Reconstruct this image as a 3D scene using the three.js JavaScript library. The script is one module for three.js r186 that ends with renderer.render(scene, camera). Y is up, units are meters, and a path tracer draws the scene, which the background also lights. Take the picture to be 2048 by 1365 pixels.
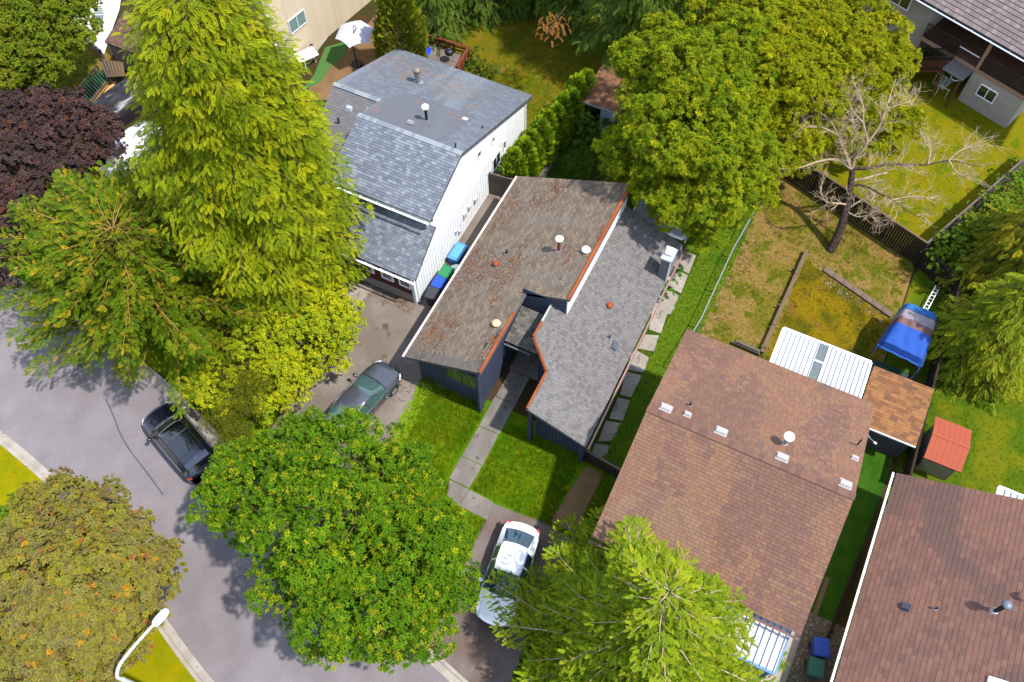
import * as THREE from 'three';
import { mergeGeometries } from 'three/addons/utils/BufferGeometryUtils.js';

// ---------------------------------------------------------------- camera, sky, sun, exposure
// frame: x = along the street (u), z = -v (v = away from the street), y = height, metres
const PITCH = 60.11 * Math.PI / 180, ROLL = -0.81 * Math.PI / 180, YAW = 26.96 * Math.PI / 180, CAMH = 40, FPX = 1775;
const scene = new THREE.Scene();
const cY = Math.cos(YAW), sY = Math.sin(YAW);
const toHouse = (x, y, z) => new THREE.Vector3(x * cY + z * sY, y, -(x * sY - z * cY));
const cF = [0, -Math.sin(PITCH), -Math.cos(PITCH)], cUp = [0, Math.cos(PITCH), -Math.sin(PITCH)];
const camF = toHouse(...cF);
const camR = toHouse(Math.cos(ROLL), Math.sin(ROLL) * cUp[1], Math.sin(ROLL) * cUp[2]);
const camU = toHouse(-Math.sin(ROLL), Math.cos(ROLL) * cUp[1], Math.cos(ROLL) * cUp[2]);
const camera = new THREE.PerspectiveCamera(2 * Math.atan(682.5 / FPX) * 180 / Math.PI, 1024 / 682, 0.5, 900);
camera.position.set(0, CAMH, 0);
camera.up.copy(camU);
camera.lookAt(camera.position.clone().add(camF));

const SUNDIR = new THREE.Vector3(0.53, 1, -0.02).normalize();
{ // daylight sky with thin high cloud
  const W = 256, Hh = 128, d = new Float32Array(W * Hh * 4);
  for (let j = 0; j < Hh; j++) for (let i = 0; i < W; i++) {
    const el = (j + 0.5) / Hh * Math.PI - Math.PI / 2, k = (j * W + i) * 4;
    const t = Math.max(0, Math.sin(el));
    const b = el < 0 ? [0.16, 0.17, 0.14] : [0.66 - 0.24 * t, 0.76 - 0.20 * t, 0.92 - 0.10 * t];
    for (let c = 0; c < 3; c++) d[k + c] = b[c] * 1.2; d[k + 3] = 1;
  }
  const sky = new THREE.DataTexture(d, W, Hh, THREE.RGBAFormat, THREE.FloatType);
  sky.mapping = THREE.EquirectangularReflectionMapping; sky.magFilter = THREE.LinearFilter; sky.minFilter = THREE.LinearFilter; sky.needsUpdate = true;
  scene.background = sky; scene.environment = sky;
}
const sun = new THREE.DirectionalLight(new THREE.Color(1, 0.965, 0.915), 4.0);
sun.position.copy(SUNDIR.clone().multiplyScalar(120).add(new THREE.Vector3(-5, 0, -22)));
sun.target.position.set(-5, 0, -22);
sun.castShadow = true; sun.shadow.radius = 3; sun.shadow.mapSize.set(4096, 4096);
Object.assign(sun.shadow.camera, { left: -60, right: 60, top: 60, bottom: -60, near: 1, far: 260 });
scene.add(sun, sun.target);
const renderer = new THREE.WebGLRenderer({ antialias: true });
renderer.setSize(1024, 682);
renderer.shadowMap.enabled = true;
renderer.toneMapping = THREE.LinearToneMapping;
renderer.toneMappingExposure = 1.86;

// ---------------------------------------------------------------- helpers
let seedState = 12345;
const seed = (s) => { seedState = s >>> 0; };
function rnd() { seedState = (seedState + 0x6D2B79F5) | 0; let t = Math.imul(seedState ^ (seedState >>> 15), 1 | seedState); t = (t + Math.imul(t ^ (t >>> 7), 61 | t)) ^ t; return ((t ^ (t >>> 14)) >>> 0) / 4294967296; }
const rr = (a, b) => a + (b - a) * rnd();
const lerp = (a, b, t) => a + (b - a) * t, clamp = (x, a, b) => Math.max(a, Math.min(b, x));
const V3 = (u, v, h) => new THREE.Vector3(u, h, -v);
// a pixel of the 2048 x 1365 photograph on the level h -> [u, v]
function uvAt(px, py, h = 0) {
  const d = camR.clone().multiplyScalar(px - 1024).addScaledVector(camU, 682.5 - py).addScaledVector(camF, FPX);
  const t = (CAMH - h) / -d.y; return [d.x * t, -d.z * t];
}
const at = (px, py, h = 0) => { const [u, v] = uvAt(px, py, h); return V3(u, v, h); };
const proj = (p) => { const q = p.clone().sub(camera.position), z = q.dot(camF); return [1024 + FPX * q.dot(camR) / z, 682.5 - FPX * q.dot(camU) / z]; };
const sr = (r, g, b) => new THREE.Color().setRGB(r / 255, g / 255, b / 255, THREE.SRGBColorSpace);
const used = {};
function uniq(name) { if (!(name in used)) { used[name] = 0; return name; } used[name]++; return name + '_' + String(used[name]).padStart(3, '0'); }
function shade(o) { o.castShadow = true; o.receiveShadow = true; return o; }
function thing(name, label, category, group) { const o = new THREE.Group(); o.name = uniq(name); o.userData = { label, category }; if (group) o.userData.group = group; scene.add(o); return o; }
function tag(o, label, category, group) { o.userData.label = label; o.userData.category = category; if (group) o.userData.group = group; return o; }
function mesh(parent, name, geo, mat) { const o = new THREE.Mesh(geo, mat); o.name = parent === scene ? uniq(name) : name; shade(o); parent.add(o); return o; }
function part(parent, name) { const o = new THREE.Group(); o.name = name; parent.add(o); return o; }
const stuff = (o) => { o.userData.kind = 'stuff'; return o; };
const structure = (o) => { o.userData.kind = 'structure'; return o; };

// value noise
const perm = new Uint16Array(512); { seed(77); const p = [...Array(256).keys()]; for (let i = 255; i > 0; i--) { const j = Math.floor(rnd() * (i + 1)); [p[i], p[j]] = [p[j], p[i]]; } for (let i = 0; i < 512; i++) perm[i] = p[i & 255]; }
const sm = (t) => t * t * (3 - 2 * t);
function n2(x, y, per = 256) {
  const xi = Math.floor(x), yi = Math.floor(y), fx = sm(x - xi), fy = sm(y - yi);
  const X = ((xi % per) + per) % per, Y = ((yi % per) + per) % per, X1 = (X + 1) % per, Y1 = (Y + 1) % per;
  const g = (a, b) => perm[perm[a & 255] + (b & 255)] / 255;
  return lerp(lerp(g(X, Y), g(X1, Y), fx), lerp(g(X, Y1), g(X1, Y1), fx), fy);
}
function fbm(x, y, per, oct) { let s = 0, a = 0.5, n = 0; for (let i = 0; i < oct; i++) { s += a * n2(x, y, per); n += a; x = x * 2 + 0; y = y * 2; per *= 2; a *= 0.5; if (per > 256) per = 256; } return s / n; }
function n3(x, y, z) {
  const xi = Math.floor(x), yi = Math.floor(y), zi = Math.floor(z), fx = sm(x - xi), fy = sm(y - yi), fz = sm(z - zi);
  const g = (a, b, c) => perm[perm[perm[a & 255] + (b & 255)] + (c & 255)] / 255;
  const l = (c) => lerp(lerp(g(xi, yi, c), g(xi + 1, yi, c), fx), lerp(g(xi, yi + 1, c), g(xi + 1, yi + 1, c), fx), fy);
  return lerp(l(zi), l(zi + 1), fz);
}
// textures: fn(u, v) in 0..1 -> [r, g, b] sRGB 0..255 ; all noise tiles
function tex(size, fn, linear) {
  const d = new Uint8Array(size * size * 4);
  for (let j = 0; j < size; j++) for (let i = 0; i < size; i++) { const c = fn(i / size, j / size), k = (j * size + i) * 4; d[k] = clamp(c[0], 0, 255); d[k + 1] = clamp(c[1], 0, 255); d[k + 2] = clamp(c[2], 0, 255); d[k + 3] = 255; }
  const t = new THREE.DataTexture(d, size, size, THREE.RGBAFormat); t.wrapS = t.wrapT = THREE.RepeatWrapping; t.magFilter = THREE.LinearFilter; t.minFilter = THREE.LinearMipmapLinearFilter; t.generateMipmaps = true;
  if (!linear) t.colorSpace = THREE.SRGBColorSpace; t.needsUpdate = true; return t;
}
const mix3 = (a, b, t) => [lerp(a[0], b[0], t), lerp(a[1], b[1], t), lerp(a[2], b[2], t)];
// a mottled two-tone surface with grain; f = coarse cells per tile, sharp = contrast of patches
function mottle(size, a, b, f, grain, sharp = 1, c3 = null, t3 = 0.72) {
  seed(size + f * 31 + a[0]);
  return tex(size, (x, y) => {
    let t = clamp((fbm(x * f, y * f, f, 5) - 0.5) * 2.2 * sharp + 0.5, 0, 1);
    let c = mix3(a, b, t);
    if (c3) { const q = clamp((fbm(x * f * 2 + 17, y * f * 2 + 5, f * 2, 4) - t3) * 9, 0, 1); c = mix3(c, c3, q); }
    const g = (rnd() - 0.5) * grain * 2; return [c[0] + g, c[1] + g, c[2] + g * 0.8];
  });
}
const M = (color, roughness = 0.85, o = {}) => new THREE.MeshStandardMaterial({ color: color.isColor ? color : new THREE.Color(color), roughness, ...o });
const MT = (map, roughness = 0.95, o = {}) => new THREE.MeshPhysicalMaterial({ map, roughness, color: new THREE.Color().setRGB(0.89, 0.89, 0.89), specularIntensity: roughness >= 1 ? 0.12 : 0.5, ...o });

// boxes and prisms in (u, v, h)
function boxGeo(u0, u1, v0, v1, h0, h1) { const g = new THREE.BoxGeometry(Math.abs(u1 - u0), Math.abs(h1 - h0), Math.abs(v1 - v0)); g.translate((u0 + u1) / 2, (h0 + h1) / 2, -(v0 + v1) / 2); return g; }
const box = (parent, name, mat, ...a) => mesh(parent, name, boxGeo(...a), mat);
function extr(pts, depth) { const s = new THREE.Shape(pts.map((p) => new THREE.Vector2(p[0], p[1]))); return new THREE.ExtrudeGeometry(s, { depth, bevelEnabled: false, steps: 1 }); }
function prismUGeo(profile, u0, u1) { const g = extr(profile, u1 - u0); g.rotateY(Math.PI / 2); g.translate(u0, 0, 0); return g; }      // profile (v, h) drawn out along u
function prismVGeo(profile, v0, v1) { const g = extr(profile, v1 - v0); g.translate(0, 0, -v1); return g; }                             // profile (u, h) drawn out along v
// a flat sheet on the ground: polygon in (u, v)
function sheetGeo(poly, h, tile) {
  const s = new THREE.Shape(poly.map((p) => new THREE.Vector2(p[0], p[1]))); const g = new THREE.ShapeGeometry(s);
  const uv = g.attributes.uv, p = g.attributes.position; for (let i = 0; i < uv.count; i++) uv.setXY(i, p.getX(i) / tile, p.getY(i) / tile);
  g.rotateX(-Math.PI / 2); g.translate(0, h, 0); return g;
}
function sheet(parent, name, poly, h, mat, tile = 4) { const o = mesh(parent, name, sheetGeo(poly, h, tile), mat); return o; }
// a ground slab with thickness; polygon in (u, v)
function slabGeo(poly, h0, h1, tile = 2) { const g = extr(poly, h1 - h0); const p = g.attributes.position, uv = g.attributes.uv; for (let i = 0; i < p.count; i++) uv.setXY(i, p.getX(i) / tile, p.getY(i) / tile); g.rotateX(-Math.PI / 2); g.translate(0, h0, 0); return g; }
const pxPoly = (list, h = 0) => list.map((p) => uvAt(p[0], p[1], h));
// a bar between two world points
function barGeo(p, q, w, t = w) {
  const d = q.clone().sub(p), L = d.length(), g = new THREE.BoxGeometry(w, L, t);
  const qn = new THREE.Quaternion().setFromUnitVectors(new THREE.Vector3(0, 1, 0), d.normalize()); g.applyQuaternion(qn); g.translate((p.x + q.x) / 2, (p.y + q.y) / 2, (p.z + q.z) / 2); return g;
}
function rodGeo(p, q, r0, r1 = r0, seg = 8) {
  const d = q.clone().sub(p), L = d.length(), g = new THREE.CylinderGeometry(r1, r0, L, seg, 1);
  g.applyQuaternion(new THREE.Quaternion().setFromUnitVectors(new THREE.Vector3(0, 1, 0), d.normalize())); g.translate((p.x + q.x) / 2, (p.y + q.y) / 2, (p.z + q.z) / 2); return g;
}
// a box between two points lying along them with its top level: a = along, width across, height
function beamGeo(u0, v0, u1, v1, w, h0, h1) {
  const L = Math.hypot(u1 - u0, v1 - v0), g = new THREE.BoxGeometry(L, h1 - h0, w); g.rotateY(Math.atan2(v1 - v0, u1 - u0)); g.translate((u0 + u1) / 2, (h0 + h1) / 2, -(v0 + v1) / 2); return g;
}
// tapered tube through points
function taperGeo(pts, r0, r1, seg = 6) {
  const n = pts.length, pos = [], idx = [], nor = [], uvs = []; let run = 0;
  let prev = new THREE.Vector3(1, 0.13, 0.21);
  for (let i = 0; i < n; i++) {
    const t = pts[Math.min(i + 1, n - 1)].clone().sub(pts[Math.max(i - 1, 0)]).normalize();
    const a = prev.clone().addScaledVector(t, -prev.dot(t)).normalize(); if (!(a.length() > 0.5)) a.set(0, 0, 1); prev = a; const b = t.clone().cross(a);
    const r = lerp(r0, r1, i / (n - 1)); if (i) run += pts[i].distanceTo(pts[i - 1]) / 0.6;
    for (let k = 0; k < seg; k++) { const an = k / seg * Math.PI * 2, x = Math.cos(an), y = Math.sin(an); const o = a.clone().multiplyScalar(x).addScaledVector(b, y); nor.push(o.x, o.y, o.z); uvs.push(k / seg * 2, run); pos.push(pts[i].x + o.x * r, pts[i].y + o.y * r, pts[i].z + o.z * r); }
  }
  for (let i = 0; i < n - 1; i++) for (let k = 0; k < seg; k++) { const a = i * seg + k, b = i * seg + (k + 1) % seg, c = a + seg, d = b + seg; idx.push(a, b, c, b, d, c); }
  const g = new THREE.BufferGeometry(); g.setAttribute('position', new THREE.Float32BufferAttribute(pos, 3)); g.setAttribute('normal', new THREE.Float32BufferAttribute(nor, 3)); g.setAttribute('uv', new THREE.Float32BufferAttribute(uvs, 2)); g.setIndex(idx); return g;
}
const curve = (pts, n) => new THREE.CatmullRomCurve3(pts, false, 'centripetal').getPoints(n);
function merge(list) { return mergeGeometries(list.map((g) => { const h = g.index ? g.toNonIndexed() : g.clone(); for (const k of Object.keys(h.attributes)) if (k !== 'position' && k !== 'normal') h.deleteAttribute(k); return h; })); }

// convex clip of polygon S by convex polygon C (counter-clockwise)
function clipPoly(S, C) {
  let out = S;
  for (let i = 0; i < C.length && out.length; i++) {
    const a = C[i], b = C[(i + 1) % C.length], inp = out; out = [];
    const side = (p) => (b[0] - a[0]) * (p[1] - a[1]) - (b[1] - a[1]) * (p[0] - a[0]);
    for (let k = 0; k < inp.length; k++) {
      const p = inp[k], q = inp[(k + 1) % inp.length], sp = side(p), sq = side(q);
      if (sp >= 0) out.push(p);
      if ((sp >= 0) !== (sq >= 0)) { const t = sp / (sp - sq); out.push([lerp(p[0], q[0], t), lerp(p[1], q[1], t)]); }
    }
  }
  return out;
}
const area2 = (P) => { let s = 0; for (let i = 0; i < P.length; i++) { const a = P[i], b = P[(i + 1) % P.length]; s += a[0] * b[1] - a[1] * b[0]; } return s / 2; };
/* Roof plane: origin o (world), a along the eave, b up the slope, poly convex in (s, t).
   Lays shingle tabs as thin wedges: the nearest "singles" of them as meshes of their own, the rest joined. */
function roofPlane(parent, o, a, b, poly, opt) {
  a = a.clone().normalize(); b = b.clone().normalize(); let n = a.clone().cross(b); if (n.y < 0) n.negate();
  if (area2(poly) < 0) poly = poly.slice().reverse();
  const flip = a.clone().cross(b).dot(n) < 0;
  const P = (s, t, z) => o.clone().addScaledVector(a, s).addScaledVector(b, t).addScaledVector(n, z);
  // deck
  const thick = opt.thick ?? 0.16;
  { const top = poly.map((p) => P(p[0], p[1], 0)), bot = poly.map((p) => P(p[0], p[1], -thick)); const pos = [];
    const tri = (x, y, z) => { if (flip) pos.push(...x.toArray(), ...z.toArray(), ...y.toArray()); else pos.push(...x.toArray(), ...y.toArray(), ...z.toArray()); };
    for (let i = 1; i < poly.length - 1; i++) { tri(top[0], top[i], top[i + 1]); tri(bot[0], bot[i + 1], bot[i]); }
    for (let i = 0; i < poly.length; i++) { const j = (i + 1) % poly.length; tri(top[i], bot[i], bot[j]); tri(top[i], bot[j], top[j]); }
    const g = new THREE.BufferGeometry(); g.setAttribute('position', new THREE.Float32BufferAttribute(pos, 3)); g.computeVertexNormals(); mesh(parent, opt.deckName ?? 'roof_deck', g, opt.deck); }
  const e = opt.e ?? 0.143, ws = opt.ws ?? [0.3], th = opt.th ?? 0.016, gap = opt.gap ?? 0.006;
  let s0 = 1e9, s1 = -1e9, t0 = 1e9, t1 = -1e9; for (const p of poly) { s0 = Math.min(s0, p[0]); s1 = Math.max(s1, p[0]); t0 = Math.min(t0, p[1]); t1 = Math.max(t1, p[1]); }
  const pos = [], col = [], cand = [];
  let row = 0;
  for (let t = t0; t < t1; t += e, row++) {
    let s = s0 - (opt.regular ? (row % 2) * ws[0] / 2 : rr(0, ws[0]));
    while (s < s1) {
      const w = ws[Math.floor(rnd() * ws.length)];
      const R = [[s + gap / 2, t], [s + w - gap / 2, t], [s + w - gap / 2, t + e + 0.012], [s + gap / 2, t + e + 0.012]];
      const Q = clipPoly(R, poly);
      if (Q.length >= 3 && area2(Q) > 0.002) {
        const ar = area2(Q), full = ar > 0.985 * (w - gap) * (e + 0.012);
        const zl = th + rr(0, opt.jit ?? 0.006), zu = 0.004, c = mix3(opt.color(s + w / 2, t + e / 2), opt.base ?? [0, 0, 0], opt.base ? opt.soft ?? 0.5 : 0).map((x) => x * 0.89 * (opt.gain ?? 0.8));
        cand.push({ s, t, w, Q, zl, zu, c, full, d: P(s, t, 0).distanceTo(camera.position) });
      }
      s += w;
    }
  }
  const nS = opt.singles ?? 0;
  if (nS) cand.sort((x, y) => x.d - y.d);
  const cache = {}, mats = {};
  let done = 0;
  const emit = (q, pos, col, PP) => {
    const z = (p) => lerp(q.zl, q.zu, clamp((p[1] - q.t) / e, 0, 1));
    const T = q.Q.map((p) => PP(p[0], p[1], z(p))), B = q.Q.map((p) => PP(p[0], p[1], -0.002));
    const tri = (x, y, w) => { if (flip) pos.push(...x.toArray(), ...w.toArray(), ...y.toArray()); else pos.push(...x.toArray(), ...y.toArray(), ...w.toArray()); if (col) for (let k = 0; k < 3; k++) col.push(...q.c); };
    for (let i = 1; i < T.length - 1; i++) tri(T[0], T[i], T[i + 1]);
    for (let i = 0; i < T.length; i++) { const j = (i + 1) % T.length; if (Math.abs(q.Q[i][1] - (q.t + e + 0.012)) < 1e-6 && Math.abs(q.Q[j][1] - (q.t + e + 0.012)) < 1e-6) continue; tri(T[i], B[i], B[j]); tri(T[i], B[j], T[j]); }
  };
  const basis = new THREE.Matrix4().makeBasis(a, b, n);
  for (const q of cand) {
    if (done < nS && q.full) {
      const key = q.w.toFixed(2);
      if (!cache[key]) { const pp = []; const q0 = { s: 0, t: 0, w: q.w, zl: th + 0.003, zu: 0.004, Q: [[gap / 2, 0], [q.w - gap / 2, 0], [q.w - gap / 2, e + 0.012], [gap / 2, e + 0.012]] }; emit(q0, pp, null, (s, t, z) => new THREE.Vector3(s, t, z)); const g = new THREE.BufferGeometry(); g.setAttribute('position', new THREE.Float32BufferAttribute(pp, 3)); g.computeVertexNormals(); cache[key] = g; }
      const k = q.c.map((x) => Math.round(x * 60) / 60).join();
      mats[k] ??= new THREE.MeshStandardMaterial({ color: new THREE.Color().setRGB(...q.c), roughness: 0.95, map: grainTex });
      const m = mesh(parent, 'shingle', cache[key], mats[k]); m.applyMatrix4(basis); m.position.copy(P(q.s, q.t, 0)); done++;
    } else emit(q, pos, col, P);
  }
  if (pos.length) { const g = new THREE.BufferGeometry(); g.setAttribute('position', new THREE.Float32BufferAttribute(pos, 3)); g.setAttribute('color', new THREE.Float32BufferAttribute(col, 3)); g.computeVertexNormals(); stuff(mesh(parent, opt.name ?? 'shingles', g, opt.mat ?? shingleMat)); }
  return { P, n };
}
const shingleMat = new THREE.MeshPhysicalMaterial({ vertexColors: true, roughness: 0.95, specularIntensity: 0.4 });
const grainTex = null;
// linear colour near a base with jitter
const lin = (r, g, b) => { const c = sr(r, g, b); return [c.r, c.g, c.b]; };
function jitter(c, k) { const f = 1 + rr(-k, k), w = rr(-k, k) * 0.25; return [c[0] * f * (1 + w), c[1] * f, c[2] * f * (1 - w)]; }
function pick(list) { return list[Math.floor(rnd() * list.length)]; }
// gutter with hangers between two world points
function gutter(parent, p, q, mat, side, every = 0.9) {
  const g = mesh(parent, 'gutter', merge([barGeo(p.clone().addScaledVector(side, 0.03), q.clone().addScaledVector(side, 0.03), 0.08, 0.02), barGeo(p.clone().addScaledVector(side, 0.075), q.clone().addScaledVector(side, 0.075), 0.015, 0.08).translate(0, 0.02, 0)]), mat);
  const L = p.distanceTo(q), n = Math.floor(L / every);
  for (let i = 0; i <= n; i++) { const c = p.clone().lerp(q, (i + 0.2) / (n + 0.4)); mesh(g, 'hanger', barGeo(c.clone().addScaledVector(side, -0.02).add(new THREE.Vector3(0, 0.055, 0)), c.clone().addScaledVector(side, 0.1).add(new THREE.Vector3(0, 0.06, 0)), 0.025, 0.02), mat); }
  return g;
}
// window in a wall plane: o = lower left (world), ax across, n outwards
const glassMat = new THREE.MeshPhysicalMaterial({ color: sr(28, 38, 40), roughness: 0.06, clearcoat: 1, clearcoatRoughness: 0.02 });
const whiteMat = M(sr(232, 232, 230), 0.6);
function windowAt(parent, o, n, w, h, frameMat, { bars = 1, pane = glassMat, fw = 0.07, label } = {}) {
  const win = part(parent, 'window'), up = new THREE.Vector3(0, 1, 0), ax = up.clone().cross(n).normalize(); if (label) win.userData.label = label;
  const bas = new THREE.Matrix4().makeBasis(ax, up, n.clone().normalize());
  const put = (g) => { g.applyMatrix4(bas); g.translate(o.x, o.y, o.z); return g; };
  const bx = (x0, x1, y0, y1, z0, z1) => { const g = new THREE.BoxGeometry(x1 - x0, y1 - y0, z1 - z0); g.translate((x0 + x1) / 2, (y0 + y1) / 2, (z0 + z1) / 2); return put(g); };
  const list = [bx(0, w, 0, fw, 0, 0.06), bx(0, w, h - fw, h, 0, 0.06), bx(0, fw, fw, h - fw, 0, 0.06), bx(w - fw, w, fw, h - fw, 0, 0.06)];
  for (let i = 1; i <= bars; i++) list.push(bx(w * i / (bars + 1) - 0.025, w * i / (bars + 1) + 0.025, fw, h - fw, 0.004, 0.055));
  mesh(win, 'frame', merge(list), frameMat);
  for (let i = 0; i <= bars; i++) { const x0 = i === 0 ? fw : w * i / (bars + 1) + 0.025, x1 = i === bars ? w - fw : w * (i + 1) / (bars + 1) - 0.025; mesh(win, 'pane', bx(x0, x1, fw, h - fw, 0.006, 0.024), pane); }
  return win;
}
// ---------------------------------------------------------------- ground, road, lawns
const ROADH = -0.11;
const asphaltTex = mottle(1024, [110, 102, 103], [120, 112, 113], 6, 18, 1.1);
const asphalt = MT(asphaltTex, 0.95);
const driveTex = mottle(1024, [104, 92, 82], [122, 112, 103], 5, 14, 1.3, [86, 70, 56], 0.66);
const driveMat = MT(driveTex, 0.95);
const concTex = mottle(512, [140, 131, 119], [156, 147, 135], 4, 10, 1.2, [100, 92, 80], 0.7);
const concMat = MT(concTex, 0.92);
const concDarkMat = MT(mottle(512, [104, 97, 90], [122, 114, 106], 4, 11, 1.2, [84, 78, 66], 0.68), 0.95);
const soilMat = MT(mottle(512, [66, 50, 32], [52, 52, 26], 6, 12, 1.2), 1);
const lawnGreen = MT(mottle(1024, [62, 96, 3], [88, 106, 4], 9, 12, 1.3, [110, 108, 14], 0.7), 1);
const lawnLime = MT(mottle(1024, [98, 98, 6], [110, 100, 10], 8, 14, 1.3, [82, 92, 8], 0.62), 1);
const lawnYellow = MT(mottle(512, [128, 116, 2], [110, 110, 3], 5, 7, 1.1), 1);
const lawnDry = MT(mottle(1024, [122, 98, 52], [98, 90, 28], 11, 22, 1.6, [82, 84, 16], 0.56), 1);
const lawnMoss = MT(mottle(1024, [112, 92, 8], [74, 70, 10], 9, 18, 1.6, [104, 78, 30], 0.6), 1);
const lawnWorn = MT(mottle(512, [78, 84, 10], [98, 86, 14], 6, 14, 1.4, [112, 88, 36], 0.66), 1);
const turfMat = MT(mottle(512, [38, 74, 14], [52, 82, 18], 9, 14, 1.3), 1);
const weedMat = MT(mottle(512, [44, 68, 8], [66, 78, 14], 8, 14, 1.4), 1);
const dirtTan = MT(mottle(512, [124, 94, 66], [106, 84, 56], 5, 9, 1.1), 1);
const gravelMat = MT(mottle(512, [118, 104, 88], [84, 74, 58], 40, 26, 1.6), 1);

structure(sheet(scene, 'ground', [[-260, -160], [260, -160], [260, 260], [-260, 260]], -0.124, soilMat, 5));
// kerb lines: near side and far side of the curving street
const nearPts = curve([[-60, 5.6], [-45, 5.7], [-37.5, 5.3], [-30.5, 4.45], [-25.85, 3.55], [-21.5, 2.2], [-17.58, 0.6], [-14.86, -0.37], [-10, -1.7], [-2, -3.2], [20, -6]].map((p) => V3(p[0], p[1], 0)), 120).map((p) => [p.x, -p.z]);
const farPts = curve([[-60, 12.4], [-45, 12.5], [-37, 12.1], [-29.5, 11.3], [-24.6, 10.35], [-19.25, 8.65], [-15.2, 7.2], [-11.5, 6.15], [-6.6, 4.95], [-2, 3.9], [8, 2.1], [24, -0.5]].map((p) => V3(p[0], p[1], 0)), 120).map((p) => [p.x, -p.z]);
const road = structure(sheet(scene, 'road', [...nearPts, ...farPts.slice().reverse()], ROADH, asphalt, 7));
structure(sheet(scene, 'verge', [...nearPts.map((p) => [p[0], p[1] - 0.14]), [20, -60], [-60, -60]], -0.006, lawnYellow, 3));
structure(sheet(scene, 'yard_soil', [[-60, 120], [-60, 12.5], ...farPts.slice(1).map((p) => [p[0], p[1] + 0.14]), [60, -2], [60, 120]], -0.006, soilMat, 4));
for (const [pts, sgn, nm] of [[nearPts, 1, 'kerb'], [farPts, -1, 'kerb']]) {
  const k = structure(part(scene, uniq(nm)));
  for (let i = 0; i < pts.length - 3; i += 3) {
    const L = [], seg = pts.slice(i, i + 4); const off = (j, d) => { const a = seg[Math.max(0, j - 1)], b = seg[Math.min(seg.length - 1, j + 1)], l = Math.hypot(b[0] - a[0], b[1] - a[1]); return [seg[j][0] - (b[1] - a[1]) / l * d * sgn, seg[j][1] + (b[0] - a[0]) / l * d * sgn]; };
    if (seg[0][0] < -40 || seg[0][0] > 3) continue;
    // kerb body behind the edge, gutter pan in front of it
    for (const [d0, d1, h0, h1] of [[-0.17, 0.0, -0.12, 0.012], [0.003, 0.34, -0.12, -0.098]]) { const poly = []; for (let j = 0; j < 4; j++) poly.push(off(j, d0)); for (let j = 3; j >= 0; j--) poly.push(off(j, d1)); if (area2(poly) < 0) poly.reverse(); const a = poly; L.push(slabGeo(a, h0, h1)); }
    const g = mergeGeometries(L); mesh(k, 'kerb_stone', g, concMat);
  }
}
{ // thin cast shadow on the asphalt, painted as a dark strip
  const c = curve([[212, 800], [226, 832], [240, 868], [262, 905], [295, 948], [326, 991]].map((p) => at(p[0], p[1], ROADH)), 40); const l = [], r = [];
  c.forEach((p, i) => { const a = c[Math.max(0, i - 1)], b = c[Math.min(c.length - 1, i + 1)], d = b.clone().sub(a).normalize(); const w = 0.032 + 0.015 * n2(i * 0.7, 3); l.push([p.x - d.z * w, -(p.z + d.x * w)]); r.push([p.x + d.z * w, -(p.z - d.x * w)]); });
  mesh(road, 'painted_shadow_line', sheetGeo([...l, ...r.reverse()], ROADH + 0.005, 1), M(sr(70, 66, 72), 0.7));
}
const S = (name, poly, h, mat, tile) => structure(sheet(scene, name, poly, h, mat, tile));
S('front_lawn', [[-13.7, 16.9], [-13.25, 14.3], [-12.7, 10], [-12.6, 6.75], [-6.6, 5.2], [-2.0, 4.2], [-2.0, 16.9]], 0.004, lawnGreen, 9);
S('side_lawn', [[-4.8, 15.9], [-1.95, 15.9], [-1.65, 37.3], [-4.8, 37.5], [-13.6, 37.6], [-13.6, 28.4], [-4.8, 28.3]], 0.0, weedMat, 5);
S('street_lawn', [[-40, 12.7], [-29.5, 11.6], [-24.6, 10.7], [-19.2, 9.0], [-18.6, 18], [-21, 20], [-30, 22], [-40, 20]], 0.0, lawnGreen, 9);
S('driveway', [[-18.95, 20.4], [-15.95, 20.4], [-15.95, 33], [-13.55, 33], [-13.55, 16.3], [-13.1, 14.3], [-12.6, 10], [-12.5, 6.75], [-18.9, 8.8], [-18.9, 18.2]], 0.008, driveMat, 8);
S('concrete_apron', [[-22.3, 20.5], [-18.5, 20.2], [-18.93, 18.28], [-20.2, 19.2], [-21.0, 19.8]], 0.014, concMat, 3);
S('driveway', [[-7.38, 12.2], [-5.78, 12.3], [-4.7, 12.45], [-3.4, 12.3], [-3.0, 4.3], [-6.9, 5.2], [-7.15, 9]], 0.008, MT(mottle(512, [92, 76, 68], [108, 96, 90], 4, 11, 1.2), 0.95), 4);
S('dirt_strip', [[-4.55, 12.6], [-3.3, 12.6], [-3.2, 15.8], [-4.15, 15.9]], 0.009, dirtTan, 2);
S('back_lawn', [[-1.95, 21], [-1.6, 37.4], [7.2, 34.4], [7.2, 21]], 0.004, lawnDry, 9);
S('mossy_lawn', [[1.75, 21.5], [1.75, 32.2], [2.9, 31.7], [6.9, 30.3], [7.1, 21.5]], 0.008, lawnMoss, 9);
S('green_lawn', [[-9, 41], [-1.6, 37.6], [7.1, 34.7], [11.5, 45], [14, 52], [-6, 60]], 0.0, lawnLime, 8);
S('fenced_lawn', [[-26, 33.8], [-14.5, 33.8], [-13.2, 43], [-20, 48], [-27, 44]], 0.0, lawnWorn, 5);
S('shed_lawn', [[9.2, 19], [30, 19], [30, 45], [13, 47], [7.3, 33.8], [7.3, 26.5], [9.2, 26.5]], 0.0, MT(mottle(512, [58, 82, 10], [92, 94, 12], 5, 10, 1.5), 1), 6);
S('turf_strip', [[6.2, 13.9], [8.62, 13.9], [9.0, 23.0], [6.2, 23.0]], 0.006, turfMat, 3);
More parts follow.
